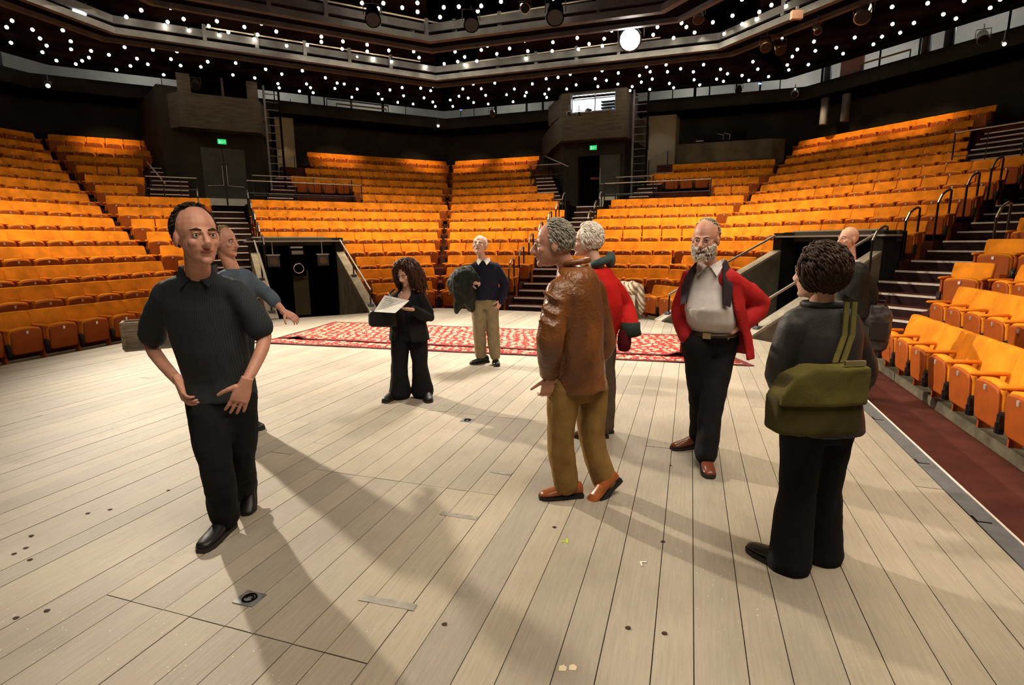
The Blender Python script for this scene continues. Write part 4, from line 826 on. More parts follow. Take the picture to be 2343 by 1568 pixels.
def trousers(root, fg, J, m, waist=.155, rs=(.100, .078, .075), top=.05, cuff=.03, name='trousers', wr=.011, belly=0):
    mb = MB(); hp = (J['hl']+J['hr'])/2
    torso(mb, fg, [(hp-Vector((0, 0, .10)), .14, .10), (hp, .165, .115), (hp+Vector((0, 0, top)), waist, waist*.72+belly)])
    for s_ in 'lr':
        a = J['a'+s_]; limb(mb, [J['h'+s_]-Vector((0, 0, .02)), J['k'+s_], a+Vector((0, 0, cuff))], rs)
    put(fuse(mb, .011, 3, wr, 9, (1, 1, .55)), name, m, root)
def shoes(root, spec, m, ms=None):
    for i, (heel, yaw, pitch) in enumerate(spec):
        u_, s_ = shoe_mesh(heel, R(yaw), pitch=R(pitch)); bevel_ = local(u_, root.location).build('shoe', m, root, True, True)
        local(s_, root.location).build('sole', ms or mat('dark_rubber_sole', (.02, .016, .014, 1), .7), bevel_)
        bevel_.name = 'shoe'
def slope(secs, sleeves):
    "sloping shoulders: a trapezius ring under the neck, sleeves set in and lowered"
    top = Vector(secs[-1][0]); secs = list(secs[:-1])+[(Vector(secs[-2][0]).lerp(top, .55), secs[-2][1]*.62+secs[-1][1]*.30, secs[-2][2]*.62+secs[-1][2]*.36), (top, secs[-1][1]*.92, secs[-1][2]*.95)]
    out = []
    for pts, rs in sleeves:
        p = Vector(pts[0]); q = Vector((top.x, top.y, p.z)); out.append(([p.lerp(q, .13)-Vector((0, 0, rs[0]*.60))]+[Vector(x) for x in pts[1:]], [rs[0]*.93]+list(rs[1:])))
    return secs, out
def cloth(name, m, root, fg, secs, sleeves=(), voxel=.011, wr=.007, fr=8, stretch=(1, 1, .5), it=3, extra=None):
    mb = MB(); secs, sleeves = slope(secs, sleeves); torso(mb, fg, secs)
    for pts, rs in sleeves: limb(mb, pts, rs)
    if extra: extra(mb)
    put(fuse(mb, voxel, it, wr, fr, stretch), name, m, root)
def open_jacket(name, m, root, fg, secs, gap, sleeves, thick=.022, wr=.007, extra=None, lining=None):
    "C-shaped shell around the trunk, open over the angle gap at the front"
    mb = MB(); n = 26; rings = []
    for (c, rx, ry), g in zip(secs, gap):
        a0 = math.pi/2+R(g[0]); a1 = math.pi/2+2*math.pi-R(g[1]); c = Vector(c)
        o_ = [c+fg.s*rx*math.cos(a)+fg.f*ry*math.sin(a) for a in [a0+(a1-a0)*k/n for k in range(n+1)]]
        i_ = [c+fg.s*(rx-thick)*math.cos(a)+fg.f*(ry-thick)*math.sin(a) for a in [a0+(a1-a0)*k/n for k in range(n+1)]]
        rings.append(o_+i_[::-1])
    mb.loft(rings)
    for pts, rs in slope(secs, sleeves)[1]: limb(mb, pts, rs)
    if extra: extra(mb)
    put(fuse(mb, .0095, 2, wr, 8, (1, 1, .5)), name, m, root)
V = Vector
def cotton(name, c, **k): return mat(name, c, k.pop('rough', .9), var=k.pop('var', .12), scale=k.pop('scale', 10), bump=k.pop('bump', .15), bscale=220, spec=k.pop('spec', .2), **k)

# ---- 1: man striding towards the camera
def man_walking():
    A = at; fg, root = person('man in dark short-sleeved shirt striding towards the camera at the left', 18, (at0(520, 1235).x, 2.95, 0), 48, 2)
    J = dict(head=A(455, 532, 2.66), sl=A(370, 640, 2.78), sr=A(545, 638, 2.84), el=A(345, 775, 2.92), er=A(606, 762, 2.86), wl=A(408, 862, 2.72), wr=A(560, 868, 2.66),
             hl=A(468, 890, 2.88), hr=A(542, 890, 2.92), kl=A(488, 1050, 2.76), kr=A(546, 1040, 2.98), al=A(512, 1180, 2.90), ar=A(552, 1128, 3.22))
    h1 = hand_mesh(J['wl'], V((.35, -.35, -.55)), V((.6, .5, .1)), 1.05, .7, 1); h2 = hand_mesh(J['wr'], V((-.30, -.15, -.80)), V((-.5, .6, -.2)), 1.1, .30, 1, .2)
    P, PL = body(root, fg, J, 1.03, (h1, h2), M_SKIN2, 1.20, brow=(.06, .035, .02, 1))
    shirt = bpy.data.materials.new('dark_pinstripe_shirt'); shirt.use_nodes = True; N = shirt.node_tree.nodes; L = shirt.node_tree.links; p = N['Principled BSDF']; p.inputs['Roughness'].default_value = .85
    tc = N.new('ShaderNodeTexCoord'); wv = N.new('ShaderNodeTexWave'); wv.inputs['Scale'].default_value = 34; wv.bands_direction = 'X'; L.new(tc.outputs['Object'], wv.inputs['Vector'])
    cr = N.new('ShaderNodeValToRGB'); cr.color_ramp.elements[0].color = (.013, .017, .021, 1); cr.color_ramp.elements[1].color = (.024, .031, .038, 1); cr.color_ramp.elements[0].position = .45; L.new(wv.outputs[0], cr.inputs[0]); L.new(cr.outputs[0], p.inputs['Base Color'])
    sh = (J['sl']+J['sr'])/2; hp = (J['hl']+J['hr'])/2
    cloth('short_sleeved_shirt', shirt, root, fg, [(hp+V((0, 0, -.03)), .185, .125), (hp+V((0, 0, .08)), .178, .125), (hp.lerp(sh, .45), .180, .128), (hp.lerp(sh, .8), .195, .128), (sh+V((0, 0, .005)), .185, .100), (sh+V((0, 0, .055)), .085, .070)],
          [([J['sl'], J['sl'].lerp(J['el'], .55), J['sl'].lerp(J['el'], .84)], [.074, .066, .072]), ([J['sr'], J['sr'].lerp(J['er'], .55), J['sr'].lerp(J['er'], .82)], [.074, .066, .072])], wr=.009)
    c = MB(); nb = sh+V((0, 0, .06))
    for sx in (-1, 1):
        c.loft([[nb+fg.s*(sx*a)+fg.f*b+V((0, 0, z)) for a, b, z in q] for q in (((.07, -.05, .035), (.075, -.06, .0), (.085, -.06, .0), (.08, -.05, .04)), ((.065, .03, .03), (.08, .05, -.01), (.09, .05, -.01), (.075, .035, .035)), ((.015, .085, -.03), (.06, .105, -.07), (.065, .112, -.07), (.02, .092, -.025)))])
    put(c, 'collar', shirt, root, False)
    trousers(root, fg, J, cotton('black_trousers', (.010, .011, .013, 1)), .165, (.108, .083, .078))
    shoes(root, [(J['al']+V((0, .05, -J['al'].z)), -6, 0), (V((J['ar'].x+.01, 3.32, .115)), 16, 32)], mat('black_shoe_leather', (.012, .011, .011, 1), .4))
    hair_shell(PL, 1.20, fg.H, None, None, cotton('dark_brown_hair', (.030, .018, .011, 1)), root, keep=lambda d: d.y < .10+.35*max(0, d.z-.75) and d.z > -.55+.0*d.y or (d.z > .80 and d.y < .35), n=1100, length=.026, seed=2)
man_walking()
# ---- 2: man half hidden behind him
def man_behind():
    A = at; fg, root = person('man in grey-blue striped shirt half hidden behind the striding man', 62, (at0(540, 960).x, 4.65, 0), 75)
    J = dict(head=A(520, 545, 4.6), sl=A(505, 622, 4.50), sr=A(572, 618, 4.75), el=A(520, 680, 4.42), er=A(618, 668, 4.80), wl=A(560, 700, 4.3), wr=A(652, 706, 4.72),
             hl=A(520, 738, 4.6), hr=A(555, 738, 4.7), kl=A(522, 850, 4.6), kr=A(556, 848, 4.72), al=A(520, 952, 4.65), ar=A(556, 946, 4.75))
    h2 = hand_mesh(J['wr'], V((.8, -.1, -.45)), V((.2, .3, -.9)), 1, .5, 1); h1 = hand_mesh(J['wl'], V((.6, -.3, -.5)), V((.2, .3, -.9)), 1, .5, -1)
    P, PL = body(root, fg, J, 1.0, (h1, h2), M_SKIN2, 1.04)
    sm = cotton('grey_blue_shirt', (.085, .115, .155, 1)); sh = (J['sl']+J['sr'])/2; hp = (J['hl']+J['hr'])/2
    cloth('shirt', sm, root, fg, [(hp, .17, .12), (hp.lerp(sh, .45), .17, .125), (hp.lerp(sh, .85), .19, .12), (sh+V((0, 0, .01)), .17, .095), (sh+V((0, 0, .055)), .08, .065)], [([J['sl'], J['el'], J['el'].lerp(J['wl'], .3)], [.072, .06, .058]), ([J['sr'], J['er'], J['er'].lerp(J['wr'], .35)], [.072, .06, .056])])
    trousers(root, fg, J, cotton('dark_jeans', (.018, .020, .026, 1))); shoes(root, [(V((J['al'].x-.04, J['al'].y, 0)), 60, 0), (V((J['ar'].x-.04, J['ar'].y, 0)), 66, 0)], mat('black_shoe_leather', (.012, .011, .011, 1), .4))
    hair_shell(PL, 1.04, fg.H, None, None, cotton('sandy_hair', (.30, .20, .11, 1)), root, keep=lambda d: d.y < .35 and d.z > -.45, n=700, length=.022, seed=4)
man_behind()
# ---- 3: woman writing on papers
def woman_writing():
    A = at; fg, root = person('woman with long wavy dark hair in black writing on white papers', -14, (at0(945, 905).x, 5.62, 0), -28, -24)
    J = dict(head=A(932, 622, 5.52), sl=A(898, 672, 5.64), sr=A(968, 670, 5.54), el=A(880, 722, 5.58), er=A(983, 722, 5.58), wl=A(893, 698, 5.36), wr=A(945, 705, 5.34),
             hl=A(915, 752, 5.6), hr=A(957, 752, 5.62), kl=A(914, 826, 5.60), kr=A(960, 826, 5.62), al=A(912, 890, 5.62), ar=A(965, 888, 5.66))
    h1 = hand_mesh(J['wl'], V((.45, -.25, .45)), V((.5, .1, -.7)), .88, .9, 1); h2 = hand_mesh(J['wr'], V((-.85, -.3, .15)), V((-.2, .2, .95)), .88, .45, -1)
    P, PL = body(root, fg, J, .90, (h1, h2), M_SKIN, .98, brow=(.05, .03, .02, 1))
    bk = cotton('black_cardigan', (.010, .009, .010, 1)); sh = (J['sl']+J['sr'])/2; hp = (J['hl']+J['hr'])/2
    open_jacket('cardigan', bk, root, fg, [(hp+V((0, 0, -.10)), .225, .165), (hp+V((0, 0, .02)), .205, .150), (hp.lerp(sh, .5), .178, .130), (hp.lerp(sh, .85), .182, .120), (sh+V((0, 0, .01)), .165, .090), (sh+V((0, 0, .05)), .085, .065)],
                [(24, 24), (16, 16), (12, 12), (18, 18), (30, 30), (60, 60)], [([J['sl'], J['el'], J['wl']-(J['wl']-J['el'])*.12], [.070, .062, .048]), ([J['sr'], J['er'], J['wr']-(J['wr']-J['er'])*.12], [.070, .062, .048])])
    cloth('top', cotton('black_top', (.013, .011, .013, 1)), root, fg, [(hp, .17, .125), (hp.lerp(sh, .5), .15, .112), (hp.lerp(sh, .78), .16, .112), (hp.lerp(sh, .88), .13, .07)], wr=.004)
    trousers(root, fg, J, cotton('black_flared_trousers', (.009, .008, .009, 1)), .15, (.10, .082, .118), cuff=-.02)
    shoes(root, [(V((J['al'].x-.03, 5.70, 0)), -20, 0), (V((J['ar'].x+.02, 5.70, 0)), 18, 0)], mat('black_shoe_leather', (.012, .011, .011, 1), .4))
    # long wavy hair
    rr = random.Random(8); mb = MB(); k = .98
    for i in range(520):
        a = rr.uniform(-2.75, 2.75); z = rr.uniform(-.1, 1); q = math.sqrt(1-z*z); d = V((q*math.sin(a), -q*math.cos(a), z))
        if d.y > .52 and z < .80: continue
        p = V((0, -.018, .034))+V((d.x*.084, d.y*.104, d.z*.104)); L_ = rr.uniform(.22, .36); pts = []; ph = rr.uniform(0, 6.28); out = V((d.x, min(d.y, .1), 0)); out = out.normalized() if out.length > .01 else V((0, -1, 0))
        for j in range(9):
            t = j/8; r_ = max(0, t-.15)
            pts.append(PL(*(p+V((d.x*.03*min(1, t*4), d.y*.02, .012*math.sin(min(1, t*3)*3.14)))+out*(.035*math.sin(t*2.6)+.010*math.sin(t*13+ph))+V((.008*math.cos(t*12+ph), .008*math.sin(t*11+ph), -L_*r_))+V((out.x*.05*max(0, .25-t)*4, 0, 0))*.2)))
        mb.tube(pts, [.007, .010, .011, .011, .011, .010, .009, .007, .003], 5)
    mb.ball(PL(0, -.022, .036), k, 20, 12, (.086, .100, .103), fg.H)
    mb.build('long_wavy_hair', cotton('dark_auburn_hair', (.050, .019, .010, 1), rough=.45), root, True)
    # papers and pen are things she holds
    c = A(900, 690, 5.24); e = empty('paper_pad', c, 0, 'white writing pad held by the woman in black', 'papers')
    q0, q1, q2, q3 = A(857, 708, 5.16), A(882, 671, 5.36), A(938, 684, 5.32), A(905, 712, 5.10)
    n_ = (q1-q0).cross(q3-q0).normalized()*.004
    local(MB().add([q0, q1, q2, q3, q0+n_, q1+n_, q2+n_, q3+n_], [(0, 1, 2, 3), (4, 5, 6, 7), (0, 1, 5, 4), (1, 2, 6, 5), (2, 3, 7, 6), (3, 0, 4, 7)]), c).build('pad', mat('white_paper', (.82, .79, .72, 1), .7), e)
    li = MB()
    for j in range(7):
        t = .15+j*.11; a_ = q0.lerp(q1, t).lerp(q3.lerp(q2, t), .12); b_ = q0.lerp(q1, t).lerp(q3.lerp(q2, t), .5+.06*(j % 4)); up = V((0, 0, .0065)); dd = (q1-q0).normalized()*.004
        li.add([a_+up, b_+up, b_+up+dd, a_+up+dd], [(0, 1, 2, 3)])
    local(li, c).build('handwriting', mat('grey_ink', (.20, .20, .24, 1), .8), e)
    e = empty('pen', A(893, 672, 5.30), 0, 'thin pale pen in the right hand of the woman in black', 'pen'); a_, b_ = A(889, 664, 5.30)-e.location, A(900, 684, 5.26)-e.location
    MB().tube([a_, b_, b_+(b_-a_)*.12], [.004, .004, .001], 8).build('barrel', mat('pale_pen', (.6, .58, .55, 1), .3), e)
    e = empty('handbag', A(878, 722, 5.50), 0, 'small black shoulder bag at the hip of the woman in black', 'bag'); c = e.location
    mbg = MB().loft([[V((x*w_, y*.07, z)) for x, y in ((-1, -.5), (-.8, -1), (.8, -1), (1, -.5), (1, .5), (.8, 1), (-.8, 1), (-1, .5))] for z, w_ in ((-.09, .13), (-.07, .15), (.04, .145), (.075, .12))])
    fuse(mbg, .008, 4, .003).build('pouch', mat('black_bag_leather', (.012, .011, .012, 1), .4), e, True)
    put(MB().tube([A(862, 715, 5.46), A(872, 690, 5.44), A(893, 668, 5.50), A(905, 658, 5.56)], .009, 6), 'strap', mat('black_bag_leather', (.012, .011, .012, 1), .4), e)
woman_writing()
# ---- 4: man in the navy jumper
def man_navy():
    A = at; fg, root = person('white-haired man in navy jumper and beige trousers looking upwards', -4, (at0(1114, 830).x, 7.3, 0), -10, 20)
    J = dict(head=A(1101, 562, 7.26), sl=A(1078, 606, 7.24), sr=A(1140, 604, 7.32), el=A(1063, 652, 7.20), er=A(1157, 650, 7.36), wl=A(1079, 645, 6.98), wr=A(1147, 686, 7.24),
             hl=A(1095, 690, 7.3), hr=A(1125, 690, 7.3), kl=A(1097, 760, 7.26), kr=A(1129, 758, 7.26), al=A(1100, 815, 7.32), ar=A(1132, 818, 7.20))
    h1 = hand_mesh(J['wl'], V((.85, -.3, .08)), V((.1, .6, -.75)), 1.05, 1.15, 1); h2 = hand_mesh(J['wr'], V((-.3, -.1, -.9)), V((-.6, .4, 0)), 1, .4, 1)
    P, PL = body(root, fg, J, 1.0, (h1, h2), M_SKIN, 1.17, brow=(.45, .40, .34, 1), glasses=True)
    nv = cotton('navy_knit_jumper', (.012, .012, .028, 1)); sh = (J['sl']+J['sr'])/2; hp = (J['hl']+J['hr'])/2
    cloth('jumper', nv, root, fg, [(hp+V((0, 0, .03)), .175, .14), (hp.lerp(sh, .3), .195, .155), (hp.lerp(sh, .6), .190, .145), (hp.lerp(sh, .86), .190, .122), (sh+V((0, 0, .01)), .165, .095), (sh+V((0, 0, .055)), .085, .068)], [([J['sl'], J['el'], J['wl']], [.075, .064, .050]), ([J['sr'], J['er'], J['wr']-V((0, 0, .01))], [.075, .066, .054])])
    nb = sh+V((0, 0, .06)); c = MB()
    for sx in (-1, 1):
        c.loft([[nb+fg.s*(sx*a)+fg.f*b+V((0, 0, z)) for a, b, z in q] for q in (((.07, -.05, .035), (.078, -.06, -.01), (.086, -.06, -.01), (.08, -.05, .04)), ((.062, .03, .03), (.08, .05, -.015), (.088, .056, -.015), (.072, .036, .035)), ((.010, .070, -.005), (.052, .098, -.060), (.056, .106, -.060), (.016, .080, .0)))])
    put(c, 'white_shirt_collar', mat('white_shirt', (.75, .72, .68, 1), .8), root, False)
    trousers(root, fg, J, cotton('beige_chinos', (.26, .20, .115, 1)), .165, (.105, .085, .078), belly=.02)
    shoes(root, [(V((J['al'].x+.10, 7.36, 0)), -58, 0), (V((J['ar'].x-.01, 7.34, 0)), 8, 0)], mat('black_shoe_leather', (.012, .011, .011, 1), .3))
    hair_shell(PL, 1.17, fg.H, None, None, cotton('white_hair', (.70, .66, .60, 1)), root, keep=lambda d: d.y < .05 and d.z > -.5 and d.z < .80, n=600, length=.020, seed=5)
    # coat over the arm
    e = empty('coat', A(1066, 660, 7.05), 0, 'black coat draped over the forearm of the man in the navy jumper', 'coat'); c = e.location
    mb = MB(); limb(mb, [A(1042, 650, 7.10)-c, A(1056, 634, 7.0)-c, A(1076, 626, 6.98)-c, A(1092, 640, 6.98)-c], [.10, .12, .10, .06])
    limb(mb, [A(1068, 648, 7.0)-c, A(1075, 680, 7.05)-c, A(1082, 706, 7.1)-c], [.12, .105, .05]); limb(mb, [A(1052, 655, 7.02)-c, A(1054, 685, 7.05)-c, A(1046, 708, 7.08)-c], [.09, .07, .035])
    fuse(mb, .012, 2, .030, 11, (1, 1, .4)).build('cloth', cotton('black_green_coat_cloth', (.012, .014, .012, 1), rough=.6), e, True)
man_navy()
# ---- 5: man in the brown leather jacket
def man_leather():
    A = at; fg, root = person('grey-haired man in brown leather jacket and tan trousers seen from behind', -112, (at0(1310, 1145).x, 3.28, 0), -92, -4)
    J = dict(head=A(1268, 562, 3.22), sl=A(1366, 646, 3.40), sr=A(1276, 648, 3.12), el=A(1385, 790, 3.5), er=A(1258, 778, 3.04), wl=A(1340, 850, 3.5), wr=A(1256, 866, 3.14),
             hl=A(1352, 880, 3.36), hr=A(1292, 880, 3.22), kr=A(1279, 1010, 3.22), kl=A(1350, 1004, 3.34), ar=A(1290, 1106, 3.28), al=A(1378, 1100, 3.36))
    h2 = hand_mesh(J['wr'], V((-.15, .1, -.9)), V((-.3, .8, 0)), 1.05, .8, 1); h1 = hand_mesh(J['wl'], V((-.6, .3, -.5)), V((-.3, .3, -.5)), 1, .6, -1)
    P, PL = body(root, fg, J, 1.0, (h1, h2), M_SKIN2, 1.10, brow=(.30, .26, .22, 1))
    le = mat('brown_leather', (.165, .058, .016, 1), .34, var=.45, scale=3.2, bump=.35, bscale=55, spec=.6); sh = (J['sl']+J['sr'])/2; hp = (J['hl']+J['hr'])/2
    def folds(mb):
        for t in (.25, .5, .72): q = J['sr'].lerp(J['er'], t); mb.tube([q+V((-.07, -.03, .03)), q+V((.0, -.085, -.01)), q+V((.07, -.02, -.04))], .018, 8)
        mb.tube([hp+V((-.16, -.08, .03)), hp+V((0, -.155, .02)), hp+V((.15, -.06, .03))], .020, 8)
    cloth('leather_jacket', le, root, fg, [(hp+V((0, 0, -.03)), .205, .165), (hp+V((0, 0, .06)), .198, .160), (hp.lerp(sh, .4), .200, .160), (hp.lerp(sh, .7), .215, .150), (hp.lerp(sh, .9), .215, .130), (sh+V((0, 0, .03)), .18, .115), (sh+V((-.02, 0, .10)), .10, .090)],
          [([J['sl'], J['el'], J['wl']], [.085, .072, .055]), ([J['sr'], J['er'], J['wr']+V((0, 0, .03))], [.090, .078, .060])], wr=.014, fr=7, extra=folds)
    nb = sh+V((-.02, 0, .115)); c = MB().tube([nb+fg.s*(.094*math.cos(a))+fg.f*(.085*math.sin(a))+V((0, 0, .012*math.sin(a*-1))) for a in [R(80)+j*R(16.5) for j in range(21)]], .018, 8)
    put(c, 'collar', le, root)
    trousers(root, fg, J, cotton('tan_trousers', (.25, .145, .045, 1)), .165, (.112, .086, .080), cuff=-.01, wr=.009)
    br = mat('tan_brown_shoe_leather', (.30, .085, .022, 1), .28, var=.2, scale=20)
    shoes(root, [(V((J['ar'].x+.11, 3.30, 0)), -84, 0), (V((J['al'].x+.10, 3.36, .085)), -62, 30)], br, mat('black_rubber_sole', (.012, .010, .009, 1), .6))
    hair_shell(PL, 1.10, fg.H, None, None, cotton('grey_hair', (.34, .31, .26, 1)), root, keep=lambda d: d.y < .40 and d.z > -.55 and not (abs(d.x) > .9 and d.z < -.1 and d.y > -.1), n=1000, length=.028, seed=6)
man_leather()
# ---- 6: white-haired person in the red coat
def person_redcoat():
    A = at; fg, root = person('white-haired person in long red coat standing behind the leather jacket man', -100, (at0(1365, 998).x, 4.45, 0), -96, 0)
    J = dict(head=A(1346, 556, 4.45), sl=A(1394, 632, 4.52), sr=A(1352, 632, 4.30), el=A(1428, 706, 4.62), er=A(1370, 716, 4.2), wl=A(1442, 758, 4.42), wr=A(1335, 735, 4.15),
             hl=A(1385, 765, 4.5), hr=A(1362, 765, 4.38), kl=A(1385, 880, 4.5), kr=A(1366, 880, 4.38), al=A(1384, 968, 4.5), ar=A(1370, 972, 4.38))
    h1 = hand_mesh(J['wl'], V((-.1, -.1, -.9)), V((-.8, 0, -.1)), .95, .8, -1); h2 = hand_mesh(J['wr'], V((-.9, -.1, 0)), V((0, 0, -1)), .95, .7, 1)
    P, PL = body(root, fg, J, .96, (h1, h2), M_SKIN, 1.06, brow=(.5, .46, .4, 1))
    rd = cotton('bright_red_wool', (.50, .010, .008, 1), rough=.8, var=.15, scale=4); sh = (J['sl']+J['sr'])/2; hp = (J['hl']+J['hr'])/2
    cloth('red_coat', rd, root, fg, [(hp+V((-.02, 0, -.02)), .17, .15), (hp+V((.0, 0, .08)), .18, .165), (hp.lerp(sh, .5), .20, .19), (hp.lerp(sh, .85), .195, .15), (sh+V((0, 0, .015)), .15, .11), (sh+V((0, 0, .06)), .085, .08)],
          [([J['sl'], J['el'], J['wl']], [.095, .095, .075]), ([J['sr'], J['er'], J['wr']], [.08, .07, .055])], wr=.010)
    put(MB().tube([J['wl']+V((-.0, 0, .06)), J['wl'], J['wl']-V((-.01, 0, .055))], [.082, .085, .088], 16), 'dark_green_cuff', mat('dark_green_cuff_cloth', (.015, .030, .026, 1), .8), root)
    mb = MB(); nb = sh+V((0, 0, .10)); mb.tube([nb+fg.s*(.085*math.cos(a))+fg.f*(.08*math.sin(a))+V((0, 0, .03*math.sin(-a))) for a in [R(120)+j*R(15) for j in range(20)]], .032, 10); mb.ball(nb-fg.f*.085+V((0, 0, .02)), .055, 14, 9, (.8, .7, 1.25))
    put(fuse(mb, .008, 3, .004), 'turned_up_collar', mat('slate_green_collar', (.040, .075, .072, 1), .8), root)
    trousers(root, fg, J, cotton('grey_brown_trousers', (.10, .072, .050, 1)), .155, (.10, .078, .078), cuff=-.03)
    shoes(root, [(V((J['al'].x+.06, 4.5, 0)), -86, 0), (V((J['ar'].x+.07, 4.38, 0)), -92, 0)], mat('dark_brown_shoe', (.10, .040, .018, 1), .35))
    hair_shell(PL, 1.06, fg.H, None, None, cotton('silver_white_hair', (.86, .80, .72, 1)), root, keep=lambda d: d.y < .55 and d.z > -.62 and not (abs(d.x) > .85 and d.z < -.12 and d.y > -.15) or d.z > .75, n=1500, length=.042, seed=9, base=(.086, .106, .106), rad=.005)
    c = A(1428, 785, 4.40); e = empty('carried_bundle', c, 0, 'dark red rounded bundle hanging below the cuff of the person in the red coat', 'bundle')
    q = MB().loft([ering(V((0, 0, z)), rx, ry, fg, 16) for z, rx, ry in ((-.085, .03, .03), (-.07, .058, .05), (-.02, .068, .058), (.05, .062, .055), (.10, .045, .04))]); fuse(q, .008, 2, .003).build('cloth', cotton('dark_maroon_wool', (.075, .004, .006, 1)), e, True)
person_redcoat()
# ---- 7: bearded man in the open red jacket
def man_red():
    A = at; fg, root = person('bearded man in open red jacket, white shirt and black trousers', -30, (at0(1600, 1065).x, 3.9, 0), -34, -6)
    J = dict(head=A(1618, 557, 3.86), sl=A(1583, 636, 4.00), sr=A(1674, 632, 3.82), el=A(1560, 712, 4.10), er=A(1738, 706, 4.00), wl=A(1568, 775, 3.92), wr=A(1690, 752, 3.86),
             hl=A(1597, 786, 3.92), hr=A(1656, 784, 3.98), kl=A(1600, 915, 4.0), kr=A(1626, 925, 3.84), al=A(1600, 1005, 4.14), ar=A(1612, 1042, 3.74))
    h2 = hand_mesh(J['wr'], V((-.75, -.3, -.35)), V((-.2, .5, -.8)), 1.05, .7, 1); h1 = hand_mesh(J['wl'], V((.1, -.1, -.9)), V((.8, .2, 0)), 1.0, .7, -1)
    P, PL = body(root, fg, J, 1.03, (h1, h2), M_SKIN2, 1.12, jaw=1.1, brow=(.42, .36, .30, 1), glasses=True)
    sh = (J['sl']+J['sr'])/2; hp = (J['hl']+J['hr'])/2
    cloth('white_shirt', cotton('pinkish_white_shirt', (.62, .57, .56, 1), var=.05), root, fg, [(hp+V((0, 0, .05)), .165, .135), (hp+fg.f*.035+V((0, 0, .14)), .175, .175), (hp.lerp(sh, .5)+fg.f*.045, .172, .170), (hp.lerp(sh, .75)+fg.f*.01, .165, .125), (sh+V((0, 0, .0)), .14, .085), (sh+V((0, 0, .055)), .085, .068)], wr=.006)
    nb = sh+V((0, 0, .065)); c = MB()
    for sx in (-1, 1):
        c.loft([[nb+fg.s*(sx*a)+fg.f*b+V((0, 0, z)) for a, b, z in q] for q in (((.07, -.05, .04), (.078, -.06, .0), (.086, -.06, .0), (.08, -.05, .045)), ((.062, .03, .03), (.082, .05, -.015), (.090, .056, -.015), (.072, .036, .035)), ((.008, .075, -.01), (.062, .110, -.075), (.066, .118, -.075), (.014, .085, -.005)))])
    put(c, 'shirt_collar', cotton('pinkish_white_shirt', (.62, .57, .56, 1)), root, False)
    rd = cotton('red_jacket_cloth', (.40, .014, .016, 1), rough=.75, var=.2, scale=4)
    open_jacket('red_jacket', rd, root, fg, [(hp+V((.05, .02, -.12)), .270, .205), (hp+V((.04, .01, .04)), .245, .190), (hp.lerp(sh, .5)+V((.02, 0, 0)), .220, .170), (hp.lerp(sh, .85), .215, .140), (sh+V((0, 0, .01)), .19, .105), (sh+V((0, 0, .055)), .105, .085)],
                [(62, 62), (56, 60), (48, 50), (44, 44), (42, 42), (50, 50)], [([J['sl'], J['el'], J['wl']], [.085, .072, .058]), ([J['sr'], J['er'], J['wr']+V((.03, 0, .01))], [.092, .088, .062])], wr=.011)
    c = MB(); lp = mat('near_black_lapel', (.020, .010, .012, 1), .8)
    for sx in (-1, 1):
        c.loft([[sh+fg.s*(sx*a)+fg.f*b+V((0, 0, z)) for a, b, z in q] for q in (((.085, -.03, .095), (.12, -.02, .04), (.135, -.01, .04), (.10, -.03, .10)), ((.085, .04, .075), (.14, .05, .0), (.155, .055, .0), (.10, .045, .08)), ((.10, .115, -.03), (.165, .10, -.09), (.175, .105, -.09), (.115, .12, -.03)), ((.12, .155, -.20), (.165, .13, -.22), (.17, .135, -.22), (.125, .16, -.20)))])
    put(c, 'lapels', lp, root, False)
    trousers(root, fg, J, cotton('black_dress_trousers', (.009, .008, .009, 1)), .172, (.112, .086, .082), belly=.03, cuff=-.02)
    bc = hp+V((0, 0, .055)); put(MB().tube([q for q in ering(bc, .176, .160, fg, 28)], .016, 6, closed=True), 'belt', mat('dark_brown_belt', (.04, .018, .010, 1), .4), root)
    b = bc+fg.f*.172; put(MB().box(b, (.055, .014, .042), Matrix.Rotation(fg.phi, 3, 'Z')), 'belt_buckle', mat('brass_buckle', (.75, .60, .36, 1), .25, metal=1.0), root, False)
    shoes(root, [(V((J['al'].x+.03, 4.16, 0)), -76, 0), (V((J['ar'].x+.02, 3.82, 0)), -12, 0)], mat('polished_brown_shoe', (.17, .050, .025, 1), .22))
    hair_shell(PL, 1.12, fg.H, None, None, cotton('thin_grey_hair', (.46, .38, .28, 1)), root, keep=lambda d: d.y < .0 and d.z > -.5 or (d.z > .7 and d.y < .3), n=700, length=.022, seed=11, base=(.078, .099, .099))
    rr = random.Random(4); mb = MB()
    for i in range(420):
        a = rr.uniform(-1.45, 1.45); z = rr.uniform(-.112, -.040+abs(a)*.02); r_ = .066-.022*max(0, (-z-.07)/.045)
        if abs(a) < .38 and -.070 < z < -.050: continue
        p_ = V((math.sin(a)*r_*.98, .018+math.cos(a)*(.080-.004*abs(a)), z)); d = V((math.sin(a), math.cos(a), -.9)).normalized(); mb.tube([PL(*p_), PL(*(p_+d*.020))], [.0055, .002], 5)
    mb.build('beard', cotton('white_beard', (.66, .58, .50, 1)), root, True)
man_red()
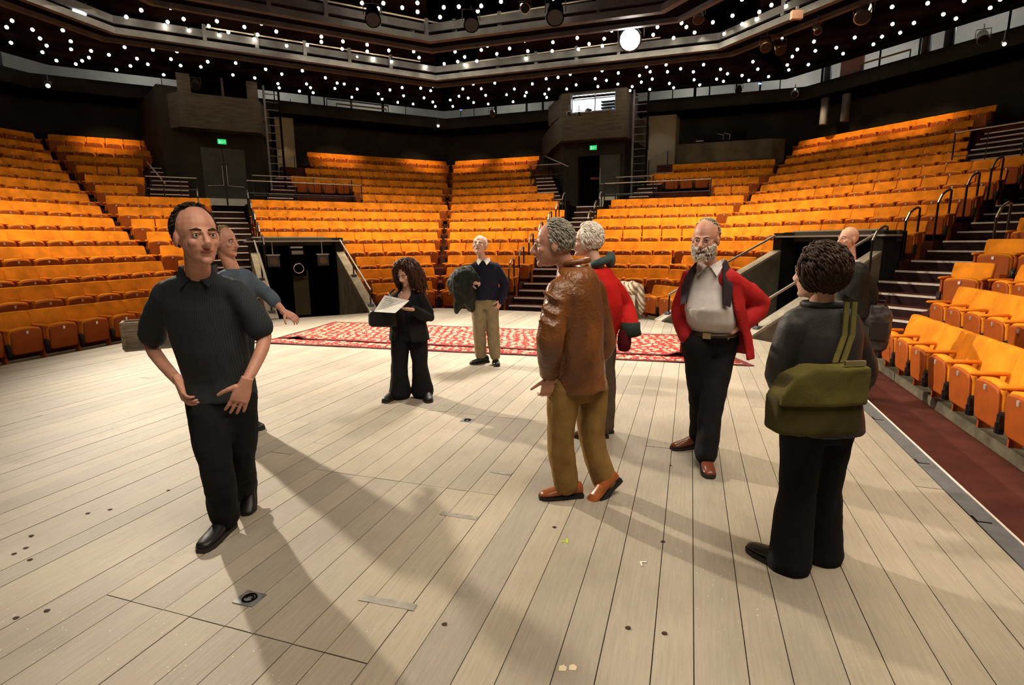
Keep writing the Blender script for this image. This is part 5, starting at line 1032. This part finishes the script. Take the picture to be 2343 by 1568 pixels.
# ---- 8: woman seen from behind with the olive bag
def woman_back():
    A = at; fg, root = person('short-haired woman in charcoal jacket seen from behind with olive bag', 172, (at0(1830, 1315).x, 2.5, 0), 205, 0)
    J = dict(head=A(1874, 638, 2.50), sr=A(1812, 738, 2.50), sl=A(1946, 736, 2.54), er=A(1782, 868, 2.56), el=A(1974, 862, 2.62), wr=A(1822, 930, 2.72), wl=A(1935, 925, 2.80),
             hr=A(1838, 970, 2.52), hl=A(1905, 968, 2.56), kr=A(1818, 1140, 2.50), kl=A(1878, 1128, 2.56), ar=A(1798, 1282, 2.50), al=A(1872, 1262, 2.58))
    h2 = hand_mesh(J['wr'], V((.7, .5, .1)), V((.3, -.4, -.6)), .9, .6, -1); h1 = hand_mesh(J['wl'], V((-.7, .4, .1)), V((-.3, -.4, -.6)), .9, .6, 1)
    P, PL = body(root, fg, J, .94, (h1, h2), M_SKIN, 1.02)
    ch = mat('charcoal_jacket_cloth', (.034, .031, .031, 1), .55, var=.25, scale=4, bump=.15, bscale=200, spec=.35); sh = (J['sl']+J['sr'])/2; hp = (J['hl']+J['hr'])/2
    cloth('charcoal_jacket', ch, root, fg, [(hp+V((-.005, .01, -.06)), .215, .165), (hp+V((0, .01, .02)), .200, .155), (hp.lerp(sh, .35), .178, .142), (hp.lerp(sh, .6), .176, .138), (hp.lerp(sh, .85), .185, .122), (sh+V((0, 0, .012)), .165, .095), (sh+V((0, 0, .06)), .085, .070)],
          [([J['sl'], J['el'], J['wl']], [.078, .068, .054]), ([J['sr'], J['er'], J['wr']], [.078, .070, .054])], wr=.007)
    nb = sh+V((0, 0, .062)); put(MB().tube([nb+fg.s*(.082*math.cos(a))+fg.f*(.070*math.sin(a)) for a in [R(100)+j*R(17) for j in range(20)]], .015, 8), 'collar', ch, root)
    trousers(root, fg, J, cotton('black_flared_trousers', (.009, .008, .009, 1)), .16, (.108, .086, .105), cuff=-.035, wr=.007)
    shoes(root, [(V((J['ar'].x+.01, 2.42, 0)), -150, 0), (V((J['al'].x, 2.50, 0)), 172, 0)], mat('black_shoe_leather', (.012, .011, .011, 1), .35))
    hair_shell(PL, 1.02, fg.H, None, None, cotton('dark_brown_bob', (.040, .020, .012, 1), rough=.5), root, keep=lambda d: d.y < .50 and d.z > -.75 or d.z > .72, n=2200, length=.045, seed=13, base=(.092, .112, .106), cen=(0, -.018, .028), rad=.0052, droop=.5)
    c = A(1868, 922, 2.28); e = empty('shoulder_bag', c, R(4), 'olive green canvas satchel on the back of the woman in charcoal', 'bag'); ol = cotton('olive_canvas', (.105, .088, .020, 1), var=.3, scale=4); ol2 = cotton('dark_olive_canvas', (.060, .048, .014, 1), var=.3, scale=4)
    def slab(rows, y0, y1): return MB().loft([[V((x0+(x1-x0)*t, (y0 if k_ else y1)-.025*math.sin(t*math.pi), z)) for k_, t in [(1, j/8) for j in range(9)]+[(0, 1-j/8) for j in range(9)]] for z, x0, x1 in rows])
    fuse(slab([(-.155, -.17, .165), (-.14, -.20, .18), (.0, -.205, .185), (.10, -.155, .19), (.13, -.10, .185)], -.045, .06), .008, 12, .006).build('body', ol2, e, True)
    fuse(slab([(-.02, -.20, .19), (.03, -.195, .192), (.11, -.14, .195), (.15, -.06, .19)], -.062, .05), .008, 9, .005).build('flap', ol, e, True)
    strap = MB()
    a_, b_, c_ = A(1935, 704, 2.42), A(1928, 780, 2.36), A(1905, 842, 2.30)
    for dx in (0, .035): strap.add([q+V((dx+ox, oy, 0)) for q in (a_, b_, c_) for ox, oy in ((0, 0), (.022, 0), (.022, .008), (0, .008))], [(i*4+j, i*4+(j+1) % 4, i*4+4+(j+1) % 4, i*4+4+j) for i in range(2) for j in range(4)])
    M_i = (Matrix.Translation(c) @ Matrix.Rotation(R(4), 4, 'Z')).inverted(); strap.v = [tuple(M_i @ V(v)) for v in strap.v]
    strap.build('strap', ol, e)
    MB().box((.115, -.055, .165), (.09, .012, .02)).build('buckle_bar', cotton('pale_strap_end', (.26, .20, .10, 1)), e)
woman_back()
# ---- 9: bald man
def man_bald():
    A = at; fg, root = person('bald man in black jacket facing left in front of the right opening', -68, (at0(1950, 868).x, 6.4, -.0), -78, 2)
    J = dict(head=A(1944, 560, 6.4), sl=A(1925, 622, 6.50), sr=A(1974, 622, 6.28), el=A(1914, 680, 6.5), er=A(1996, 682, 6.28), wl=A(1918, 720, 6.1), wr=A(1990, 722, 6.35),
             hl=A(1942, 722, 6.35), hr=A(1968, 722, 6.46), kl=A(1938, 800, 6.3), kr=A(1960, 800, 6.46), al=A(1940, 858, 6.35), ar=A(1962, 856, 6.5))
    h1 = hand_mesh(J['wl'], V((-.3, -.3, -.8)), V((.6, 0, -.3)), 1, .9, 1); h2 = hand_mesh(J['wr'], V((-.2, -.2, -.9)), V((-.6, 0, 0)), 1, .9, 1)
    P, PL = body(root, fg, J, 1.02, (h1, h2), M_SKIN, 1.12, brow=(.22, .14, .09, 1))
    bk = cotton('black_jacket_cloth', (.016, .016, .015, 1), rough=.6); sh = (J['sl']+J['sr'])/2; hp = (J['hl']+J['hr'])/2
    cloth('black_jacket', bk, root, fg, [(hp+V((0, 0, -.08)), .20, .15), (hp.lerp(sh, .3), .19, .145), (hp.lerp(sh, .65), .20, .145), (hp.lerp(sh, .88), .21, .125), (sh+V((0, 0, .01)), .18, .10), (sh+V((0, 0, .05)), .10, .085)],
          [([J['sl'], J['el'], J['wl']], [.080, .070, .055]), ([J['sr'], J['er'], J['wr']], [.085, .072, .056])], wr=.008)
    nb = sh+V((0, 0, .055)); put(MB().tube([nb+fg.s*(.075*math.cos(a))+fg.f*(.072*math.sin(a)) for a in [j*math.pi/10 for j in range(20)]], .018, 8, closed=True), 'pale_shirt_collar', mat('pale_grey_shirt', (.55, .55, .58, 1), .8), root)
    trousers(root, fg, J, cotton('black_trousers', (.010, .011, .013, 1))); shoes(root, [(V((J['al'].x+.05, 6.36, 0)), -70, 0), (V((J['ar'].x+.05, 6.52, 0)), -62, 0)], mat('black_shoe_leather', (.012, .011, .011, 1), .4))
    c = A(2006, 760, 6.24); e = empty('rucksack', c, R(-20), 'grey and black rucksack held at the side of the bald man', 'bag')
    q = MB().loft([ering(V((0, 0, z)), rx, ry, Fig(0), 14) for z, rx, ry in ((-.30, .07, .05), (-.27, .13, .09), (-.05, .16, .11), (.15, .15, .10), (.24, .09, .07))]); fuse(q, .011, 3, .016, 10).build('pack', mat('grey_nylon', (.055, .055, .058, 1), .5, var=.4, scale=7), e, True)
    MB().tube([V((-.08, 0, .2)), V((-.05, -.02, .30)), V((.05, -.02, .30)), V((.08, 0, .2))], .012, 6).build('strap', M_RAIL, e)
    MB().box((0, -.105, -.04), (.17, .05, .20)).build('front_pocket', mat('black_nylon', (.02, .02, .022, 1), .5), e)
    b_ = at0(1983, 882, -.28); e = empty('walking_stick', (b_.x, b_.y, -.28), 0, 'thin dark brown walking stick standing on the carpet beside the bald man', 'stick')
    t_ = A(1992, 800, b_.y+.05)-e.location; MB().tube([V((0, 0, 0)), t_], [.012, .014], 8).build('shaft', mat('dark_brown_wood', (.04, .014, .010, 1), .4), e); MB().tube([t_, t_+V((0, 0, .05)), t_+V((-.06, 0, .06))], .014, 8).build('handle', M_RAIL, e)
man_bald()

# ------------------------------------------------------------------ rugs, crates, blanket
def rug_mat(name):
    m = bpy.data.materials.new(name); m.use_nodes = True; N = m.node_tree.nodes; L = m.node_tree.links; p = N['Principled BSDF']; p.inputs['Roughness'].default_value = .95; p.inputs['Specular IOR Level'].default_value = .1
    tc = N.new('ShaderNodeTexCoord')
    def vor(sc, a, b, ca, cb, feat='F1'):
        v = N.new('ShaderNodeTexVoronoi'); v.feature = feat; v.inputs['Scale'].default_value = sc; v.inputs['Randomness'].default_value = .55; L.new(tc.outputs['Object'], v.inputs['Vector'])
        r = N.new('ShaderNodeValToRGB'); r.color_ramp.elements[0].position = a; r.color_ramp.elements[1].position = b; r.color_ramp.elements[0].color = ca; r.color_ramp.elements[1].color = cb; L.new(v.outputs['Distance'], r.inputs[0]); return r.outputs[0]
    def mx(f, a, b):
        x = N.new('ShaderNodeMix'); x.data_type = 'RGBA'; L.new(f, x.inputs[0])
        for s_, v in ((6, a), (7, b)):
            if isinstance(v, tuple): x.inputs[s_].default_value = v
            else: L.new(v, x.inputs[s_])
        return x.outputs[2]
    f1 = vor(7.5, .28, .36, (1, 1, 1, 1), (0, 0, 0, 1)); f2 = vor(7.5, .10, .16, (1, 1, 1, 1), (0, 0, 0, 1)); f3 = vor(17, .22, .30, (1, 1, 1, 1), (0, 0, 0, 1)); ed = vor(7.5, .02, .05, (1, 1, 1, 1), (0, 0, 0, 1), 'DISTANCE_TO_EDGE')
    c = mx(f3, (.42, .045, .040, 1), (.70, .50, .34, 1)); c = mx(ed, c, (.10, .012, .02, 1)); c = mx(f1, c, (.72, .56, .34, 1)); c = mx(f2, c, (.42, .03, .03, 1)); L.new(c, p.inputs['Base Color']); return m
M_RUG = rug_mat('patterned_red_cream_rug'); M_RUGB = mat('dark_rug_border', (.12, .015, .02, 1), .95, var=.4, scale=20)
def rug(quad, z, label, nx=60, ny=16, folds=()):
    q0, q1, q2, q3 = quad; c = (q0+q1+q2+q3)/4; e = empty('rug', (c.x, c.y, 0), 0, label, 'rug', 'overlapping patterned rugs')
    def g(u, v, dz=0):
        p_ = q0.lerp(q1, u).lerp(q3.lerp(q2, u), v); zz = z+.003*math.sin(u*37+v*9)+dz
        for fu, fw, fh in folds: zz += fh*math.exp(-((u-fu)/fw)**2)*math.exp(-(v/.10)**2)
        return V((p_.x-c.x, p_.y-c.y, zz))
    def sheet(u0, u1, v0, v1, a, b, dz=0, th=.009):
        vs = []; n1 = a+1
        for L_ in (0, 1):
            for j in range(b+1):
                for i in range(a+1): vs.append(g(u0+(u1-u0)*i/a, v0+(v1-v0)*j/b, dz-L_*th))
        k_ = n1*(b+1); fs = []
        for j in range(b):
            for i in range(a):
                s0 = j*n1+i; fs += [(s0, s0+1, s0+n1+1, s0+n1), (k_+s0, k_+s0+n1, k_+s0+n1+1, k_+s0+1)]
        for i in range(a): fs += [(i, k_+i, k_+i+1, i+1), (b*n1+i, b*n1+i+1, k_+b*n1+i+1, k_+b*n1+i)]
        for j in range(b): fs += [(j*n1, (j+1)*n1, k_+(j+1)*n1, k_+j*n1), (j*n1+a, k_+j*n1+a, k_+(j+1)*n1+a, (j+1)*n1+a)]
        return MB().add(vs, fs)
    sheet(.012, .988, .04, .96, nx, ny).build('pile', M_RUG, e, True)
    for u0, u1, v0, v1, a, b in ((.012, .988, .0, .04, nx, 2), (.012, .988, .96, 1, nx, 2), (0, .012, 0, 1, 2, ny), (.988, 1, 0, 1, 2, ny)): sheet(u0, u1, v0, v1, a, b).build('border', M_RUGB, e)
    return e
z0_ = V((0, 0, 0))
rug([at0(580, 776), at0(1725, 848), at0(1590, 790), at0(800, 738)], .016, 'lower of the two red and cream patterned rugs, showing along its front edge')
rug([at0(636, 768), at0(1600, 829), at0(1562, 777), at0(768, 733)], .032, 'upper red and cream patterned rug lying on top, with puckered front edge', folds=((.055, .012, .05), (.965, .02, .07)))
M_WOODC = mat('worn_grey_brown_wood', (.25, .20, .14, 1), .8, var=.3, scale=7, stretch=(1, 1, 8), bump=.2)
def crate(c, rz, lx, ly, h, m, label, name='wooden_crate', lid=False):
    e = empty(name, (c.x, c.y, 0), rz, label, 'crate'); t = .025
    for nm, (x, y, w_, d) in dict(front_panel=(0, -ly/2+t, lx-2*t, t), back_panel=(0, ly/2-t, lx-2*t, t), left_panel=(-lx/2+t, 0, t, ly-2*t), right_panel=(lx/2-t, 0, t, ly-2*t)).items():
        MB().box((x, y, h/2), (w_, d, h-.02)).build(nm, m, e)
    fr = MB()
    for sx in (-1, 1):
        for sy in (-1, 1): fr.box((sx*(lx/2-t*.9), sy*(ly/2-t*.9), h/2), (t*2.4, t*2.4, h))
    for z in (.03, h-.03):
        for sy in (-1, 1): fr.box((0, sy*(ly/2-t*.6), z), (lx, t*1.4, .06))
        for sx in (-1, 1): fr.box((sx*(lx/2-t*.6), 0, z), (t*1.4, ly, .06))
    fr.build('frame', m, e); MB().box((0, 0, .03), (lx-.06, ly-.06, .02)).build('bottom', m, e)
    MB().box((-lx/2-.004, -.0, h*.70), (.012, .14, .035)).build('handle_slot', M_BLACK, e)
    if lid: MB().box((0, 0, h+.012), (lx+.01, ly+.01, .024)).build('lid', m, e)
    return e
crate(V((-6.02, 8.92, 0)), R(30), .78, .40, .42, M_WOODC, 'open grey-brown wooden crate in front of the far left seats')
M_CRP = mat('pale_painted_crate', (.50, .46, .36, 1), .7, var=.12, scale=6)
crate(V((2.42, 11.72, 0)), R(-24), .62, .62, .50, M_CRP, 'pale painted box under the striped blanket by the front centre seats', 'storage_box', True)
e = empty('blanket', (2.45, 11.72, .5), R(-20), 'crumpled beige and brown striped blanket heaped on the pale box', 'blanket'); mb = MB()
mb.ball((0, 0, .12), 1, 20, 12, (.34, .30, .17)); mb.ball((.18, -.05, .10), 1, 18, 10, (.20, .26, .20)); limb(mb, [(.30, -.10, .12), (.37, -.18, -.10), (.38, -.20, -.34)], [.12, .10, .05]); limb(mb, [(.05, -.28, .05), (.12, -.36, -.12), (.16, -.37, -.32)], [.10, .07, .03]); limb(mb, [(-.1, -.2, .1), (.0, -.34, -.02)], [.10, .07])
bl = bpy.data.materials.new('striped_blanket'); bl.use_nodes = True; N = bl.node_tree.nodes; L = bl.node_tree.links; p = N['Principled BSDF']; p.inputs['Roughness'].default_value = .95
tc = N.new('ShaderNodeTexCoord'); mpb = N.new('ShaderNodeMapping'); mpb.inputs['Rotation'].default_value = (.3, .6, .4); wv = N.new('ShaderNodeTexWave'); wv.inputs['Scale'].default_value = 4.5; wv.inputs['Distortion'].default_value = 3; L.new(tc.outputs['Object'], mpb.inputs[0]); L.new(mpb.outputs[0], wv.inputs['Vector'])
cr = N.new('ShaderNodeValToRGB'); cr.color_ramp.elements[0].color = (.20, .13, .085, 1); cr.color_ramp.elements[1].color = (.56, .45, .33, 1); cr.color_ramp.elements[0].position = .25; cr.color_ramp.elements[1].position = .55; L.new(wv.outputs[0], cr.inputs[0]); L.new(cr.outputs[0], p.inputs['Base Color'])
fuse(mb, .012, 2, .030, 7, (1, 1, .6)).build('cloth', bl, e, True)

# ------------------------------------------------------------------ lanterns, gallery posts and small lights overhead
M_LENS = mat('dark_lens', (.010, .010, .012, 1), .35, spec=.3); M_SILV = mat('silver_lantern', (.55, .55, .53, 1), .3, metal=.8)
def lantern(p, tgt, label, r=.13, L_=.42, m=None, top=.35, glow=None, cat='stage lantern', group=None):
    p = V(p); e = empty('stage_lantern', p, 0, label, cat, group); d = (V(tgt)-p).normalized(); u = d.orthogonal().normalized()
    MB().tube([-d*L_*.6, -d*L_*.45, -d*L_*.1, d*L_*.25, d*L_*.42], [r*.45, r*.85, r, r*.92, r*1.12], 16).build('housing', m or M_BLACK, e, True)
    MB().tube([d*L_*.40, d*L_*.43], r*.95, 16).build('lens', glow or M_LENS, e)
    sx = d.cross(V((0, 0, 1))).normalized()*(r*1.25)
    MB().tube([-sx, -sx+V((0, 0, r*1.5)), sx+V((0, 0, r*1.5)), sx], .014, 6).build('yoke', M_STEELD, e)
    MB().bar((0, 0, r*1.5), (0, 0, top), .016, 6).build('clamp_bar', M_STEELD, e)
    return e
def gl_(name, c, s):
    g_ = mat(name, c, emit=c, estr=s); g_.cycles.emission_sampling = 'NONE'; return g_
lantern((3.10, 15.0, 6.75), (-.5, 4, .5), 'brilliant glaring lantern hanging above the right of the centre stairs', .26, .5, M_STEELD, .5, gl_('blazing_lens', (1, .93, .78, 1), 60))
q = at(190, 6, 14.0); lantern(q, (0, 5, 0), 'bright white lantern at the top left of the ceiling', .14, .4, M_STEELD, .4, gl_('bright_lens', (.9, .96, 1, 1), 30))
for px, py, Y, tg, lab, r, m_ in (
    (865, 30, 13.2, (-1, 4, 0), 'black box lantern on the nearer gantry left of the ceiling corner', .16, M_BLACK),
    (1090, 46, 13.6, (0, 4, 0), 'black box lantern on the nearer gantry just right of the ceiling corner', .16, M_BLACK),
    (1283, 30, 13.2, (0, 4, 0), 'larger black lantern hanging from the nearer gantry above the centre', .18, M_BLACK),
    (1214, 20, 13.0, (0, 6, 4), 'small cream lantern on top of the nearer gantry', .10, mat('cream_lantern', (.7, .62, .45, 1), .5)),
    (1988, 42, 13.4, (4, 8, 3), 'silver reflector lantern hanging at the upper right of the ceiling', .16, M_SILV),
    (1882, 78, 14.0, (6, 9, 0), 'slim silver lantern pointing down in front of the right gallery', .08, M_SILV),
    (1765, 110, 15.0, (3, 8, 1), 'brown-tinted lantern in shadow beside the farther gantry, right part', .13, mat('bronze_lantern', (.12, .07, .045, 1), .35, metal=.5)),
    (1795, 118, 15.0, (6, 8, 1), 'second brown-tinted lantern beside the farther gantry, right part', .12, mat('bronze_lantern', (.12, .07, .045, 1), .35, metal=.5)),
    (1610, 42, 14.0, (3, 8, 0), 'grey lantern tilted under the nearer gantry, right of the glaring one', .12, M_STEELD),
    (457, 180, 20.0, (-5, 8, 0), 'slim grey lantern in front of the left projecting box', .13, M_STEELD),
    (120, 176, 19.0, (-8, 8, 2), 'small lantern with a bright lens below the far left parapet', .11, M_STEELD),
    (674, 236, 24.0, (-5, 12, 3), 'small dark lantern with lit lens beside the left ladder', .13, M_BLACK),
    (1310, 262, 21.6, (2, 10, 3), 'left one of two small lamps under the control room window', .08, M_SILV),
    (1333, 263, 21.6, (2, 10, 3), 'right one of two small lamps under the control room window', .08, M_SILV),
    (1010, 285, 25.6, (0, 12, 3), 'small lit lantern under the centre of the rear parapet', .10, M_BLACK),
    (1135, 258, 25.4, (0, 12, 3), 'silver lantern on the rear parapet right of centre', .12, M_SILV),
    (1700, 212, 23.0, (4, 12, 3), 'brown lantern on the right parapet left of the round column', .12, mat('bronze_lantern', (.12, .07, .045, 1), .35, metal=.5)),
    (1828, 223, 22.0, (6, 12, 3), 'silver lantern beside the round column of the right gallery', .12, M_SILV),
    (2260, 102, 14.6, (8, 8, 3), 'grey lantern at the far right gallery under the ceiling edge', .12, M_STEELD),
    (2308, 118, 14.2, (8, 8, 3), 'small lit lantern at the far right edge of the gallery', .07, M_SILV)):
    lantern(at(px, py, Y), (tg[0], tg[1], tg[2]-3) if r > .1 else tg, lab, r*(.6 if 'lit' in lab or 'bright' in lab else 1), r*3.0, m_, .30, gl_('warm_small_lens', (1, .85, .55, 1), 4) if 'lit' in lab or 'bright' in lab else None)
for px, py, Y, lab in ((602, 97, 18.6, 'small pinkish box on the farther gantry, leftmost of three'), (928, 150, 19.6, 'small pinkish box on the farther gantry left of its corner'), (1173, 148, 19.6, 'small pinkish box on the farther gantry right of its corner'), (1835, 45, 13.0, 'reddish box on the gantry at the upper right')):
    p = at(px, py, Y); e = empty('junction_box', p, 0, lab, 'box'); MB().box((0, 0, 0), (.24, .10, .17)).build('case', mat('pinkish_box', (.45, .27, .20, 1), .7), e); MB().box((0, .0, .12), (.05, .05, .10)).build('bracket', M_STEELD, e)
for px, py, Y, lab in ((4, 107, 17.5, 'tiny blue light at the far left end of the gallery'), (378, 160, 21.5, 'tiny blue light at the gallery corner left of the left box'), (1063, 249, 25.8, 'tiny blue light on the rear parapet right of centre'), (1748, 201, 22.8, 'pair of tiny blue lights in the right gallery')):
    p = at(px, py, Y); e = empty('blue_pilot_lamp', p, 0, lab, 'lamp'); MB().box((0, 0, 0), (.10, .04, .04)).build('glow', gl_('blue_glow', (.05, .12, 1, 1), 14), e); MB().bar((0, 0, -.02), (0, 0, -.35), .012, 6).build('stem', M_BLACK, e)
# posts and pipes in front of the pale gallery wall
rr = random.Random(12)
for b, s0, s1 in (('A', 9.5, 14.5), ('C', 3.2, 9.8), ('D', -11, -7.4), ('E', -1.8, 3.0), ('F', -15, -8.5)):
    s = s0
    while s < s1:
        p = RP(b, 12.0+rr.uniform(0, .5), s, 7.06); o = MB().bar(p, (p.x, p.y, 9.19), rr.choice((.025, .03, .06)), 8).build('column', rr.choice((M_BLACK, M_STEELD)), None); tag(o, kind='structure'); s += rr.uniform(.55, 1.5)
for b, s0, s1, z in (('C', 5.6, 7.8, 7.62), ('F', -13.2, -11.6, 7.75), ('C', 5.2, 7.9, 7.78)):
    a_ = RP(b, 11.7, s0, z); c_ = RP(b, 11.7, s1, z); e = empty('equipment_rail', a_.lerp(c_, .5), 0, {7.62: 'yellow cable bundle on a rail along the rear gallery parapet', 7.75: 'yellow and white cables on a rail in the right gallery', 7.78: 'thin dark rail above the yellow cable bundle on the rear parapet'}[z], 'rail')
    m0 = a_.lerp(c_, .5); MB().bar(a_-m0, c_-m0, .03, 6).build('bar', mat('yellow_cable', (.50, .36, .04, 1), .6) if z != 7.78 else M_STEELD, e)
    MB().bar(a_-m0, a_-m0-V((0, 0, z-7.44)), .02, 6).build('upright', M_STEELD, e); MB().bar(c_-m0, c_-m0-V((0, 0, z-7.44)), .02, 6).build('upright', M_STEELD, e)
e = empty('gallery_panel', RP('F', 11.8, -13.6, 7.1), TH['F'], 'pinkish upright panel standing in the right gallery', 'panel'); MB().box((0, 0, .62), (.85, .05, .85)).build('sheet', mat('pinkish_panel', (.55, .38, .34, 1), .8), e); MB().box((0, 0, .1), (.06, .06, .22)).build('foot', M_STEELD, e)
# mixing desk clutter behind the brown desk wall
e = empty('mixing_desk', RP('E', 11.6, .4, 5.55), TH['E'], 'black mixing desk with angled lamp arms on the brown desk wall', 'mixing desk')
MB().box((0, 0, .05), (2.3, .7, .10)).build('console', M_BLACK, e); MB().box((.55, .1, .32), (.5, .06, .30)).build('monitor', M_BLACK, e)
for x in (-.1, .15): MB().tube([(x, 0, .1), (x+.02, 0, .35), (x-.22, -.05, .42)], .012, 6).build('lamp_arm', M_BRUSH, e)
MB().box((-1.0, 0, .14), (.30, .2, .08)).build('papers', mat('white_paper', (.82, .79, .72, 1), .7), e)
